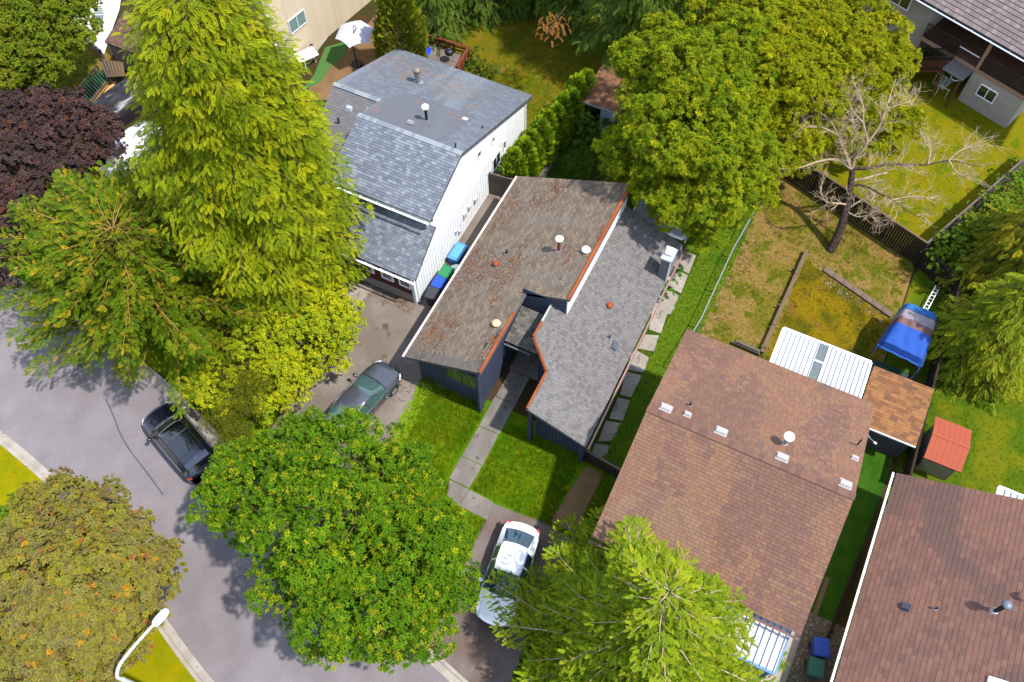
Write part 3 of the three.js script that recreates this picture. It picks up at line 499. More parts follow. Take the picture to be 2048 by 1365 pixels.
// corrugated / pan roof covers: every pan is a piece of its own
function panCover(name, label, o, a, b, w, len, n, frameMat, panMat, skip, posts) {
  const t = thing(name, label, 'patio cover'); a = a.clone().normalize(); b = b.clone().normalize(); const nn = a.clone().cross(b); if (nn.y < 0) nn.negate();
  const left = a.clone().cross(b).dot(nn) < 0; const bas = new THREE.Matrix4().makeBasis(a, nn, left ? b : b.clone().negate());
  const pw = w / n;
  const sh = new THREE.Shape(); const pr = [[0, 0.1], [0.1, 0.1], [0.13, 0.0], [0.5, 0.012], [0.87, 0.0], [0.9, 0.1], [1, 0.1]]; sh.moveTo(pr[0][0] * pw, pr[0][1]); for (const p of pr.slice(1)) sh.lineTo(p[0] * pw, p[1]); for (const p of pr.slice().reverse()) sh.lineTo(p[0] * pw, p[1] - 0.006);
  const g = new THREE.ExtrudeGeometry(sh, { depth: len, bevelEnabled: false }); if (!left) g.translate(0, 0, -len);
  for (let i = 0; i < n; i++) { if (skip && i >= skip[0] && i < skip[1]) continue; const m = mesh(t, 'roof_pan', g, panMat); m.applyMatrix4(bas); m.position.copy(o.clone().addScaledVector(a, i * pw)); }
  if (skip) { const u0 = skip[0] * pw, u1 = skip[1] * pw, gl = new THREE.MeshPhysicalMaterial({ color: sr(150, 165, 175), roughness: 0.12, transmission: 0.75, thickness: 0 }); for (const [f0, f1] of [[0, 0.49], [0.51, 1]]) { const P = (s, q) => o.clone().addScaledVector(a, s).addScaledVector(b, q * len).addScaledVector(nn, 0.05); const gg = new THREE.BufferGeometry().setFromPoints([P(u0, f0), P(u1, f0), P(u1, f1), P(u0, f0), P(u1, f1), P(u0, f1)]); gg.computeVertexNormals(); mesh(t, 'skylight_pane', gg, gl).material.side = THREE.DoubleSide; } mesh(t, 'skylight_bar', barGeo(o.clone().addScaledVector(a, u0).addScaledVector(b, len / 2).addScaledVector(nn, 0.06), o.clone().addScaledVector(a, u1).addScaledVector(b, len / 2).addScaledVector(nn, 0.06), 0.07), frameMat); }
  const P = (s, q, z = 0) => o.clone().addScaledVector(a, s).addScaledVector(b, q).addScaledVector(nn, z);
  for (const [p, q] of [[P(-0.04, -0.04), P(w + 0.04, -0.04)], [P(-0.04, len + 0.04), P(w + 0.04, len + 0.04)], [P(-0.05, 0), P(-0.05, len)], [P(w + 0.05, 0), P(w + 0.05, len)]]) mesh(t, 'frame_beam', barGeo(p, q, 0.09, 0.12), frameMat);
  for (const [s, q] of posts) { const p = P(s, q, -0.05); mesh(t, 'post', barGeo(p, new THREE.Vector3(p.x, 0, p.z), 0.09), frameMat); }
  return t;
}
const panWhite = M(sr(186, 186, 190), 0.6);
panCover('patio_cover', 'white ribbed patio cover with glass strip behind the brown house', V3(1.82, 22.12, 4.72), X, slope(2.1, -0.16), 4.02, 2.15, 19, whiteMat, panWhite, [8, 10], [[0.1, 2.1], [3.9, 2.1]]);
panCover('porch_cover', 'white ribbed porch cover in front of the brown house', V3(1.9, 11.35, 4.45), X, slope(-1.7, -0.35), 4.25, 1.75, 16, M(sr(70, 110, 160), 0.6), panWhite, null, [[0.1, 1.7], [4.15, 1.7]]);
panCover('patio_cover', 'white corrugated patio roof poking out under leafy branches behind dark house', V3(-7.4, 28.45, 2.75), X, slope(1.9, -0.1), 2.9, 1.95, 22, whiteMat, panWhite, null, [[0.1, 1.9], [2.8, 1.9]]);
panCover('carport_roof', 'white corrugated roof beside the lawn with red shed', V3(13.0, 19.8, 2.4), X, slope(2.1, 0.05), 6, 2.2, 22, whiteMat, panWhite, null, [[0.1, 2.1], [0.1, 0.2]]);
// ---- neighbour with long shingle courses
{
  seed(404);
  const D = thing('single_storey_house', 'single-storey house with plain brown roof and white gutter beside grass strip', 'house');
  mesh(D, 'wall', prismVGeo([[9.2, 0], [24, 0], [24, 2.6], [16, 5.8], [9.2, 2.65]], 4, 20.1), stucco);
  const c0 = lin(110, 79, 69), c1 = lin(100, 73, 64), c2 = lin(118, 86, 72), c3 = lin(86, 66, 62);
  const col = (s, t) => { let c = jitter(pick([c0, c1, c2, c0]), 0.06); const f = fbm(s * 0.5 + 9, t * 0.45 + 4, 64, 4); if (f < 0.45) c = mix3(c, lin(80, 66, 62), clamp((0.45 - f) * 9, 0, 0.75)); if (f > 0.6) c = mix3(c, lin(128, 88, 70), 0.4); return c; };
  const opt = { deck: M(sr(92, 66, 56), 0.85), e: 0.2, ws: [0.26, 0.3, 0.36], gap: 0.003, color: col, th: 0.016, gain: 0.95, base: lin(109, 80, 70), soft: 0.3 };
  roofPlane(D, V3(8.7, 3, 2.6), new THREE.Vector3(0, 0, -1), slopeU(1, 0.455), rect(0, 17.6, 0, 8.1), opt);
  roofPlane(D, V3(23.45, 3, 2.6), new THREE.Vector3(0, 0, -1), slopeU(-1, 0.455), rect(0, 17.6, 0, 8.09), opt);
  gutter(D, V3(8.62, 3, 2.52), V3(8.62, 20.6, 2.52), whiteMat, new THREE.Vector3(-1, 0, 0), 0.95);
  const h = (u) => 2.6 + (u - 8.7) * 0.455;
  const flue = ventPipe(D, 13.1, 15.5, h(13.1), 1.05, 0.09, blackMet, M(sr(96, 104, 112), 0.5, { metalness: 0.3 }), 0.19); flue.userData.label = 'tall black flue pipe with round cap';
  boxVent(D, 10.3, 14.62, h(10.3), M(sr(40, 48, 64), 0.6), new THREE.Vector3(-0.41, 0.91, 0), 0.28, 0.28, 0.16); ventPipe(D, 11.25, 14.9, h(11.25), 0.3, 0.05, blackMet); domeVent(D, 13.75, 16.35, h(13.75), 0.17, M(sr(92, 60, 48)));
  mesh(D, 'skylight', prismVGeo([[13.3, h(13.3) + 0.12], [13.3, h(13.3) - 0.05], [14.2, h(14.2) - 0.05], [14.2, h(14.2) + 0.12]].reverse(), 12.1, 12.9), capWhite);
}
// ---- house with tiled roof and deck across the fence (turned against the others)
{
  seed(505);
  const E = thing('deck_house', 'grey stucco house with tiled roof, covered upper deck and black railings', 'house');
  E.position.copy(V3(9.66, 46.68, 0)); E.rotation.y = -20.5 * Math.PI / 180; E.updateMatrixWorld(true);
  const deckM = MT(mottle(256, [92, 62, 44], [78, 52, 38], 5, 8, 1), 0.8), rail = M(sr(22, 22, 24), 0.5), trim = M(sr(150, 116, 92), 0.8);
  box(E, 'wall', stuccoGrey, -3.3, 0, 0, 6, 0, 2.3); box(E, 'wall', stuccoGrey, -13, -7.05, 0.4, 8, 0, 4.75); box(E, 'wall', M(sr(120, 116, 92), 0.9), -7.04, -3.31, 2.2, 8, 0, 2.2); box(E, 'wall', stuccoGrey, -7.04, 0.4, 3.4, 8, 2.46, 4.75);
  for (let i = 0; i < 12; i++) box(E, 'siding_board', M(sr(124, 120, 96), 0.9), -5.2, -3.34, 2.17, 2.2, 0.2 + i * 0.16, 0.2 + i * 0.16 + 0.14);
  box(E, 'deck_floor', deckM, -7.04, 0.1, 0.1, 3.395, 2.32, 2.45); box(E, 'deck_edge', trim, -7.04, 0.14, 0.0, 0.09, 2.25, 2.47);
  windowAt(E, V3(-2.55, 0, 1.0), new THREE.Vector3(0, 0, 1), 1.15, 0.85, whiteMat, { fw: 0.06 }); windowAt(E, V3(-9.9, 0.4, 3.2), new THREE.Vector3(0, 0, 1), 1.3, 0.9, whiteMat, { fw: 0.06 });
  windowAt(E, V3(-5.9, 3.4, 2.5), new THREE.Vector3(0, 0, 1), 1.8, 1.95, whiteMat, { fw: 0.06 });
  const railing = (pts) => { const r = part(E, 'railing'); for (let k = 0; k < pts.length - 1; k++) { const p = pts[k], q = pts[k + 1]; const up = new THREE.Vector3(0, 0.95, 0), lo = new THREE.Vector3(0, 0.1, 0); mesh(r, 'rail', barGeo(p.clone().add(up), q.clone().add(up), 0.05), rail); mesh(r, 'rail', barGeo(p.clone().add(lo), q.clone().add(lo), 0.035), rail); const n = Math.round(p.distanceTo(q) / 0.13); for (let i = 0; i <= n; i++) { const c = p.clone().lerp(q, i / n); mesh(r, i % 12 === 0 ? 'post' : 'baluster', barGeo(c, c.clone().add(up), i % 12 === 0 ? 0.055 : 0.028), rail); } } };
  railing([V3(-3.1, 0.12, 2.47), V3(0.05, 0.12, 2.47), V3(0.05, 3.2, 2.47)]); railing([V3(-6.98, 0.12, 2.47), V3(-4.75, 0.12, 2.47)]);
  box(E, 'post', trim, -3.3, -3.12, 0.0, 0.18, 2.47, 4.75); box(E, 'post', trim, -0.1, 0.08, 0.2, 0.38, 2.47, 4.75);
  // landing and stairs running down along the wall
  const wood = MT(mottle(256, [112, 60, 34], [92, 50, 30], 4, 8, 1), 0.85);
  box(E, 'landing', M(sr(96, 92, 88), 0.9), -4.7, -3.32, -1.15, -0.01, 2.2, 2.3); for (const [u, v] of [[-4.6, -1.05], [-3.45, -1.05]]) box(E, 'post', wood, u - 0.05, u + 0.05, v - 0.05, v + 0.05, 0, 2.2);
  const st = part(E, 'stairs'); for (let i = 0; i < 11; i++) box(st, 'tread', wood, -4.72 - i * 0.27 - 0.27, -4.72 - i * 0.27, -1.1, -0.1, 2.12 - i * 0.19, 2.16 - i * 0.19);
  for (const v of [-1.14, -0.06]) mesh(st, 'stringer', barGeo(V3(-4.7, v, 2.1), V3(-7.7, v, 0.02), 0.05, 0.24), wood);
  for (const v of [-1.14, -0.06]) railing([V3(-4.72, v, 2.2), V3(-7.4, v, 0.3)]);
  box(E, 'landing_rail', M(sr(206, 210, 214), 0.5), -4.7, -3.4, -0.02, 0.03, 3.2, 3.25);
  // tiled roof
  const r0 = [sr(98, 86, 84), sr(104, 91, 88), sr(92, 81, 80), sr(112, 98, 93)].map((c) => M(c, 0.9));
  const ang = Math.atan(0.36), L = 5.4; mesh(E, 'roof_deck', prismUGeo([[-0.5, 4.86], [-0.5, 4.98], [4.6, 6.82], [4.6, 6.7]].reverse(), -13, 3), M(sr(54, 50, 52)));
  const tg = new THREE.ExtrudeGeometry(new THREE.Shape([[0, 0], [0.29, 0], [0.29, 0.028], [0.22, 0.05], [0.15, 0.03], [0.07, 0.05], [0, 0.028]].map((p) => new THREE.Vector2(p[0], p[1]))), { depth: 0.36, bevelEnabled: false });
  for (let r = 0; r < 12; r++) for (let i = -14; i < 26; i++) { const px = proj(E.localToWorld(V3(-4.6 + i * 0.3, -0.5 + r * 0.29, 5 + r * 0.1))); if (px[0] > 2085 || px[1] < -30) continue; const m = mesh(E, 'roof_tile', tg, pick(r0)); const t = r * 0.31; m.position.copy(V3(-4.6 + i * 0.3 + (r % 2) * 0.15, -0.52 + t * Math.cos(ang), 4.99 + t * Math.sin(ang) + 0.045)); m.position.z -= 0.36 * Math.cos(ang); m.position.y += 0.36 * Math.sin(ang) - 0.05; m.rotation.x = ang - 0.14; }
  gutter(E, V3(-13, -0.58, 4.9), V3(3, -0.58, 4.9), M(sr(196, 204, 214), 0.3, { metalness: 0.3 }), new THREE.Vector3(0, 0, 1), 1.2);
}
// ---- stucco house at the top left
{
  seed(606);
  const F = thing('stucco_house', 'cream stucco house wall with sliding window above a row of flower pots', 'house');
  const pt = [[-31.95, 31.6], [-30.4, 40.5]]; const dir = new THREE.Vector3(pt[1][0] - pt[0][0], 0, -(pt[1][1] - pt[0][1])).normalize(); const n = new THREE.Vector3(dir.z * -1, 0, dir.x); if (n.x < 0) n.negate();
  const P = (s, d, h) => V3(pt[0][0], pt[0][1], h).addScaledVector(dir, s).addScaledVector(n, d);
  const q = (s0, s1, d0, d1) => [P(s0, d0, 0), P(s1, d0, 0), P(s1, d1, 0), P(s0, d1, 0)].map((p) => [p.x, -p.z]);
  const poly = q(0, 12, -8, 0); if (area2(poly) < 0) poly.reverse(); mesh(F, 'wall', slabGeo(poly, 0, 7.4), stucco);
  const cp = q(-0.05, 0.1, 0.002, 0.05); if (area2(cp) < 0) cp.reverse(); mesh(F, 'corner_trim', slabGeo(cp, 0, 7.3), whiteMat);
  const rp = q(-0.5, 12.5, -8.5, 0.35); if (area2(rp) < 0) rp.reverse(); mesh(F, 'roof', slabGeo(rp, 7.42, 7.6), fasciaGrey);
  const ax = new THREE.Vector3(0, 1, 0).cross(n); const s0 = ax.dot(dir) > 0 ? 1.35 : 2.75;
  windowAt(F, P(s0, 0, 2.15), n, 1.4, 1.0, M(sr(200, 205, 205), 0.5), { pane: new THREE.MeshPhysicalMaterial({ color: sr(110, 132, 128), roughness: 0.08, clearcoat: 1 }), fw: 0.05 });
}
// ---------------------------------------------------------------- sheds, fences, yard things
const timber = MT(mottle(256, [112, 92, 70], [92, 76, 58], 6, 10, 1.2), 0.95), timberDark = MT(mottle(256, [38, 28, 24], [50, 38, 30], 6, 8, 1), 0.95), timberGrey = MT(mottle(256, [104, 92, 82], [84, 74, 66], 6, 10, 1.2), 0.95);
const boardG = {};
function fence(name, label, pts, H, boardW, mat, postMat, group) {
  const f = thing(name, label, 'fence', group);
  for (let k = 0; k < pts.length - 1; k++) {
    const [u0, v0] = pts[k], [u1, v1] = pts[k + 1], L = Math.hypot(u1 - u0, v1 - v0), n = Math.round(L / boardW), ang = Math.atan2(v1 - v0, u1 - u0);
    const key = boardW + '_' + H; boardG[key] ??= new THREE.BoxGeometry(boardW - 0.014, H, 0.022).translate(0, H / 2, 0);
    for (let i = 0; i < n; i++) { const t = (i + 0.5) / n; const m = mesh(f, 'board', boardG[key], mat); m.position.copy(V3(lerp(u0, u1, t), lerp(v0, v1, t), 0.03 + rr(-0.012, 0.012))); m.rotation.y = ang; }
    const off = [-Math.sin(ang) * 0.04, Math.cos(ang) * 0.04];
    for (const h of [0.35, H - 0.25]) mesh(f, 'rail', beamGeo(u0 + off[0], v0 + off[1], u1 + off[0], v1 + off[1], 0.045, h, h + 0.09), postMat);
    mesh(f, 'cap_rail', beamGeo(u0, v0, u1, v1, 0.11, H + 0.045, H + 0.08), postMat);
    const np = Math.max(1, Math.round(L / 2.4)); for (let i = 0; i <= np; i++) { const t = i / np; const g = boxGeo(-0.05, 0.05, -0.05, 0.05, 0, H + 0.04); g.rotateY(ang); g.translate(lerp(u0, u1, t) + off[0] * 2, 0, -(lerp(v0, v1, t) + off[1] * 2)); mesh(f, 'post', g, postMat); }
  }
  return f;
}
seed(611);
fence('board_fence', 'dark stained board fence between the dry yard and bright green lawn', [[-4.2, 38.5], [-1.45, 37.55], [7.15, 34.55]], 1.75, 0.15, timberDark, timber);
fence('board_fence', 'grey wooden fence along ivy at edge of bright green lawn', [[7.15, 34.6], [11.3, 44.3]], 1.75, 0.15, timberGrey, timberGrey);
fence('board_fence', 'weathered wooden gate fence between white house and mossy roof', [[-15.85, 28.7], [-14.25, 28.9]], 1.75, 0.14, timberGrey, timberGrey);
fence('board_fence', 'low dark fence beside front corner of the dark blue house', [[-4.5, 16.1], [-2.1, 15.85]], 1.15, 0.14, timberDark, timberGrey);
fence('board_fence', 'dark brown fence between shingled shed and red metal shed', [[9.55, 21.3], [9.42, 26.6], [9.3, 33.2], [7.2, 34.4]], 1.5, 0.15, timberDark, timberDark);
{ // chain-link fence with white top rail along the side yard
  const f = thing('chain_fence', 'thin chain-link fence with pale top rail beside the dry yard', 'fence'); const pts = [[-2.35, 22.5], [-2.02, 25.4], [-2.0, 30.4], [-1.7, 34.4]];
  for (let k = 0; k < 3; k++) { const a = V3(...pts[k], 1.0), b = V3(...pts[k + 1], 1.0); mesh(f, 'rail', rodGeo(a, b, 0.02), M(sr(150, 154, 156), 0.5)); for (const t of [0, 0.5]) { const c = a.clone().lerp(b, t); mesh(f, 'post', rodGeo(new THREE.Vector3(c.x, 0, c.z), c, 0.028), galv); } const L = []; const n = 40; for (let i = 0; i < n; i++) { const c = a.clone().lerp(b, i / n), d = a.clone().lerp(b, Math.min(1, (i + 5) / n)); c.y = 0.05; L.push(rodGeo(c, d, 0.003, 0.003, 3)); const c2 = c.clone(); c2.y = 1.0; const d2 = d.clone(); d2.y = 0.05; L.push(rodGeo(c2, d2, 0.003, 0.003, 3)); } stuff(mesh(f, 'wire_mesh', merge(L), galv)); }
}
// low retaining edges in the yard
{
  const w = thing('timber_edging', 'long weathered timber retaining edge running up the dry yard', 'edging'); for (let i = 0; i < 4; i++) { const v0 = 25.4 + i * 1.8; mesh(w, 'timber', beamGeo(1.42 + i * 0.05, v0, 1.47 + i * 0.05, v0 + 1.77, 0.2, 0, 0.3 + (i % 2) * 0.02), timber); } for (const v of [25.6, 28.4, 31]) mesh(w, 'stake', boxGeo(1.28, 1.36, v, v + 0.08, 0, 0.42), timber);
  const x = thing('timber_edging', 'short timber edge tight against the brown roof', 'edging'); mesh(x, 'timber', beamGeo(-0.1, 25.35, 1.35, 25.3, 0.18, 0, 0.28), timberGrey); mesh(x, 'timber', beamGeo(0.0, 25.37, 1.3, 25.32, 0.14, 0.283, 0.4), timberGrey);
  const s = thing('stone_edging', 'pale concrete edging strip leading to the blue tarp shelter', 'edging'); for (let i = 0; i < 7; i++) { const t0 = i / 7, t1 = (i + 0.96) / 7; mesh(s, 'block', beamGeo(lerp(2.85, 6.9, t0), lerp(31.95, 30.6, t0), lerp(2.85, 6.9, t1), lerp(31.95, 30.6, t1), 0.34, 0, 0.13 + rr(0, 0.03)), MT(mottle(256, [112, 92, 78], [96, 80, 66], 5, 12, 1), 0.95)); }
  const l = thing('timber_edging', 'brown timber edge along the gutter side of the turf strip', 'edging'); for (let i = 0; i < 3; i++) mesh(l, 'timber', beamGeo(8.42 + i * 0.12, 11.4 + i * 2, 8.52 + i * 0.12, 13.38 + i * 2, 0.12, 0, 0.16), timberDark);
  tag(mesh(scene, 'wooden_plank', beamGeo(7.72, 13.6, 7.76, 15.7, 0.2, 0.012, 0.055), timber), 'loose grey-brown plank lying on green turf strip', 'plank');
  const lad = thing('white_ladder', 'white lattice ladder lying beside the fence near blue shelter', 'ladder'); const a = at(1872, 572, 0.3), b = at(1845, 622, 0.3), dx = new THREE.Vector3(0.22, 0, 0); mesh(lad, 'rail', barGeo(a, b, 0.05), capWhite); mesh(lad, 'rail', barGeo(a.clone().add(dx), b.clone().add(dx), 0.05), capWhite); for (let i = 1; i < 8; i++) { const c = a.clone().lerp(b, i / 8); mesh(lad, 'rung', barGeo(c, c.clone().add(dx), 0.03), capWhite); }
}
{ // shingled shed
  const s = thing('shingled_shed', 'dark shed with sunlit brown shingle roof between the brown house and red shed', 'shed'); seed(71);
  box(s, 'wall', M(sr(38, 42, 54), 0.85), 6.75, 9.1, 22.75, 25.4, 0, 2.15); for (let i = 0; i < 12; i++) box(s, 'siding_board', M(sr(42, 46, 60), 0.85), 6.77 + i * 0.194, 6.77 + i * 0.194 + 0.17, 22.72, 22.75, 0.08, 2.1);
  roofPlane(s, V3(6.4, 22.45, 2.28), X, slope(3.1, 0.28), rect(0, 2.85, 0, 3.12), { deck: M(sr(150, 146, 140), 0.7), e: 0.15, ws: [0.3, 0.36], color: () => jitter(pick([lin(142, 98, 62), lin(130, 88, 58), lin(150, 104, 66), lin(118, 82, 58)]), 0.08), singles: 0 });
  box(s, 'roof_trim', capWhite, 6.4, 9.25, 22.4, 22.44, 2.16, 2.26);
}
{ // red metal shed with seamed roof
  const s = thing('metal_shed', 'small metal shed with orange-red seamed roof and pale ribbed walls', 'shed'); const redM = M(sr(138, 62, 36), 0.85), wl = M(sr(150, 146, 134), 0.6);
  mesh(s, 'wall', prismUGeo([[22.66, 0], [24.6, 0], [24.6, 1.66], [23.6, 1.95], [22.66, 1.66]], 10.0, 11.45), wl); for (let i = 0; i < 9; i++) box(s, 'wall_rib', wl, 10.03 + i * 0.17, 10.06 + i * 0.17, 22.635, 22.66, 0.05, 1.64);
  for (const [v0, h0, v1, h1] of [[22.45, 1.68, 23.6, 2.0], [24.75, 1.68, 23.605, 2.0]]) for (let i = 0; i < 7; i++) { const u = 9.85 + i * 0.243; const L = Math.hypot(v1 - v0, h1 - h0), g = new THREE.BoxGeometry(0.236, 0.03, L); g.rotateX((v1 > v0 ? 1 : -1) * Math.atan2(h1 - h0, Math.abs(v1 - v0))); g.translate(u + 0.118, (h0 + h1) / 2, -(v0 + v1) / 2); mesh(s, 'roof_panel', g, redM); }
  box(s, 'ridge_strip', redM, 9.83, 11.57, 23.55, 23.66, 1.99, 2.03); box(s, 'eave_trim', M(sr(150, 62, 34), 0.6), 9.83, 11.57, 22.42, 22.45, 1.62, 1.7);
}
{ // shelter under a blue tarpaulin
  const s = thing('tarp_shelter', 'frame shelter covered in bright blue tarpaulin with clear plastic middle', 'shelter'); seed(72);
  const C = { tl: [6.9, 30.2], tr: [8.75, 30.1], bl: [6.35, 27.37], br: [8.7, 27.1] };
  const P = (a, b) => { const l = [lerp(C.bl[0], C.tl[0], b), lerp(C.bl[1], C.tl[1], b)], r = [lerp(C.br[0], C.tr[0], b), lerp(C.br[1], C.tr[1], b)]; return [lerp(l[0], r[0], a), lerp(l[1], r[1], a)]; };
  const H = (a, b) => 1.95 + 0.42 * (1 - Math.abs(b - 0.6) / 0.6) + 0.05 * n2(a * 7, b * 9) + 0.035 * Math.sin(a * 22 + b * 9) * n2(a * 3 + 5, b * 3) - 0.9 * Math.pow(Math.abs(a - 0.5) * 2, 12) - (b < 0.04 ? 0.35 : 0);
  const zone = (nm, b0, b1, mat, N = 26) => { const pos = [], idx = []; for (let j = 0; j <= N; j++) for (let i = 0; i <= N; i++) { const a = i / N, b = lerp(b0, b1, j / N), p = P(a, b); pos.push(p[0], H(a, b) + (nm === 'blue_tarp' ? 0 : -0.03), -p[1]); } for (let j = 0; j < N; j++) for (let i = 0; i < N; i++) { const q = j * (N + 1) + i; idx.push(q, q + 1, q + N + 2, q, q + N + 2, q + N + 1); } const g = new THREE.BufferGeometry(); g.setAttribute('position', new THREE.Float32BufferAttribute(pos, 3)); g.setIndex(idx); g.computeVertexNormals(); return mesh(s, nm, g, mat); };
  const blue = new THREE.MeshStandardMaterial({ color: sr(14, 62, 138), roughness: 0.85, side: THREE.DoubleSide }), blue2 = new THREE.MeshStandardMaterial({ color: sr(20, 82, 138), roughness: 0.85, side: THREE.DoubleSide });
  zone('blue_tarp', 0, 0.47, blue); zone('blue_tarp', 0.84, 1, blue2); zone('brown_sheet', 0.465, 0.62, new THREE.MeshStandardMaterial({ color: sr(88, 56, 52), roughness: 0.7, side: THREE.DoubleSide })); zone('plastic_sheet', 0.6, 0.85, new THREE.MeshStandardMaterial({ color: sr(124, 112, 120), roughness: 0.5, side: THREE.DoubleSide }));
  for (const [a, b] of [[0.03, 0.03], [0.97, 0.03], [0.03, 0.97], [0.97, 0.97]]) { const p = P(a, b); mesh(s, 'pole', rodGeo(V3(p[0], p[1], 0), V3(p[0], p[1], 1.6), 0.025), galv); }
  for (const [p, q] of [[P(0.02, 0.02), P(0.98, 0.02)], [P(0.02, 0.02), P(0.02, 0.98)], [P(0.98, 0.02), P(0.98, 0.98)]]) mesh(s, 'tarp_hem', rodGeo(V3(...p, 1.62), V3(...q, 1.62), 0.02), blue2);
}
structure(sheet(scene, 'ground_tarp', [[6.9, 25.6], [9.2, 25.6], [9.0, 27.6], [6.7, 27.7]], 0.012, MT(mottle(256, [38, 66, 50], [62, 50, 44], 4, 8, 1.6), 0.9), 2));
{ // small open shed behind the hedge
  const s = thing('open_shed', 'small open-fronted shed with mossy brown roof behind the cedar hedge', 'shed'); const gw = M(sr(150, 156, 166), 0.8);
  box(s, 'back_wall', timberDark, -13.1, -11.2, 38.1, 38.2, 0, 2.3); box(s, 'side_wall', timberDark, -13.15, -13.05, 35.9, 38.1, 0, 2.2); box(s, 'side_wall', timberDark, -11.25, -11.15, 35.9, 38.1, 0, 2.2); box(s, 'front_panel', gw, -12.2, -11.26, 35.85, 35.93, 0, 2.1);
  mesh(s, 'roof', prismUGeo([[35.55, 2.15], [38.6, 2.42], [38.6, 2.5], [35.55, 2.25]], -13.35, -10.9), MT(mottle(256, [120, 82, 58], [88, 62, 44], 5, 14, 1.4), 0.95)); box(s, 'eave_trim', galv, -13.35, -10.9, 35.5, 35.55, 2.13, 2.24);
}
// ---- wheeled bins and small containers
function bin(label, u, v, turn, color, group, H = 1.0) {
  const b = thing('wheeled_bin', label, 'bin', group), m = M(color, 0.6), ml = m; b.position.copy(V3(u, v, 0)); b.rotation.y = turn;
  const taper = (w0, d0, w1, d1, h0, h1) => { const g = new THREE.BoxGeometry(1, 1, 1, 1, 1, 1), p = g.attributes.position; for (let i = 0; i < p.count; i++) { const top = p.getY(i) > 0; p.setXYZ(i, p.getX(i) * (top ? w1 : w0), top ? h1 : h0, p.getZ(i) * (top ? d1 : d0)); } g.computeVertexNormals(); return g; };
  mesh(b, 'body', taper(0.46, 0.5, 0.58, 0.66, 0.08, H - 0.06), m);
  const lid = new THREE.Shape(); lid.moveTo(-0.37, 0); lid.lineTo(0.38, 0); lid.quadraticCurveTo(0.4, 0.05, 0.3, 0.075); lid.lineTo(-0.3, 0.1); lid.quadraticCurveTo(-0.38, 0.09, -0.37, 0); const lg = new THREE.ExtrudeGeometry(lid, { depth: 0.6, bevelEnabled: true, bevelSize: 0.02, bevelThickness: 0.02, bevelSegments: 2 }); lg.translate(0, 0, -0.3); lg.rotateY(Math.PI / 2); lg.translate(0, H - 0.05, 0); const l = mesh(b, 'lid', lg, ml);
  mesh(b, 'rim', merge([new THREE.BoxGeometry(0.64, 0.05, 0.03).translate(0, H - 0.1, 0.34), new THREE.BoxGeometry(0.64, 0.05, 0.03).translate(0, H - 0.1, -0.34), new THREE.BoxGeometry(0.03, 0.05, 0.68).translate(0.31, H - 0.1, 0), new THREE.BoxGeometry(0.03, 0.05, 0.68).translate(-0.31, H - 0.1, 0)]), m);
  mesh(b, 'handle', new THREE.CylinderGeometry(0.015, 0.015, 0.5, 8).rotateZ(Math.PI / 2).translate(0, H - 0.07, -0.42), m); for (const x of [-0.26, 0.26]) mesh(b, 'wheel', new THREE.CylinderGeometry(0.11, 0.11, 0.06, 14).rotateZ(Math.PI / 2).translate(x, 0.11, -0.28), blackMet);
  return b;
}
const stickerMat = M(sr(220, 224, 230), 0.6);
bin('black wheeled bin at the end of the row by white wall', -15.2, 20.75, 0.12, sr(42, 44, 50), 'bins beside the white house');
{ const b = bin('blue wheeled bin with white print on its lid, between black and green bins', -15.22, 21.5, 0.05, sr(18, 64, 152), 'bins beside the white house'); const s = mesh(b, 'lid_print', merge([new THREE.BoxGeometry(0.2, 0.004, 0.05).rotateY(0.6).translate(0.05, 1.055, 0.1), new THREE.BoxGeometry(0.16, 0.004, 0.05).rotateY(0.3).translate(0.12, 1.052, -0.02), new THREE.BoxGeometry(0.1, 0.004, 0.1).translate(-0.12, 1.052, 0.02)]), stickerMat); s.userData.kind = 'stuff'; }
bin('green wheeled bin beside the white wall, next to round white tub', -15.2, 22.25, -0.05, sr(24, 112, 62), 'bins beside the white house');
bin('blue wheeled bin standing in the gravel strip by white gutter', 8.2, 12.35, 0.3, sr(24, 58, 148));
bin('green wheeled bin by the white gutter, in front of blue bin', 8.22, 11.45, 0.15, sr(22, 86, 60));
{ const t = thing('round_tub', 'round white tub standing between green bin and blue tote', 'tub'); cyl(t, 'body', capWhite, -15.0, 22.95, 0, 0.5, 0.22, 0.26, 24); cyl(t, 'lid', capWhite, -15.0, 22.95, 0.5, 0.53, 0.275, 0.27, 24); }
{ const t = thing('storage_tote', 'light blue lidded storage tote against the white wall', 'tote'); const m = M(sr(52, 112, 168), 0.5); box(t, 'body', m, -15.72, -15.15, 23.4, 24.5, 0, 0.5); box(t, 'lid', M(sr(70, 130, 184), 0.45), -15.76, -15.11, 23.36, 24.54, 0.5, 0.58); box(t, 'lid_panel', M(sr(82, 142, 194), 0.45), -15.66, -15.21, 23.5, 24.4, 0.58, 0.6); for (const v of [23.34, 24.54]) box(t, 'handle', m, -15.55, -15.33, v, v + 0.02, 0.44, 0.48); }
{ const t = thing('garbage_bag', 'small dark bag beside the blue tote', 'bag'); const g = new THREE.IcosahedronGeometry(0.2, 2), p = g.attributes.position; for (let i = 0; i < p.count; i++) { const s = 0.85 + 0.3 * n3(p.getX(i) * 9, p.getY(i) * 9, p.getZ(i) * 9); p.setXYZ(i, p.getX(i) * s, p.getY(i) * s * 0.8, p.getZ(i) * s); } g.computeVertexNormals(); g.translate(-15.6, 0.15, -23.05); mesh(t, 'bag', g, M(sr(50, 48, 60), 0.4)); mesh(t, 'knot', new THREE.ConeGeometry(0.05, 0.12, 8).translate(-15.6, 0.34, -23.05), M(sr(50, 48, 60), 0.4)); }
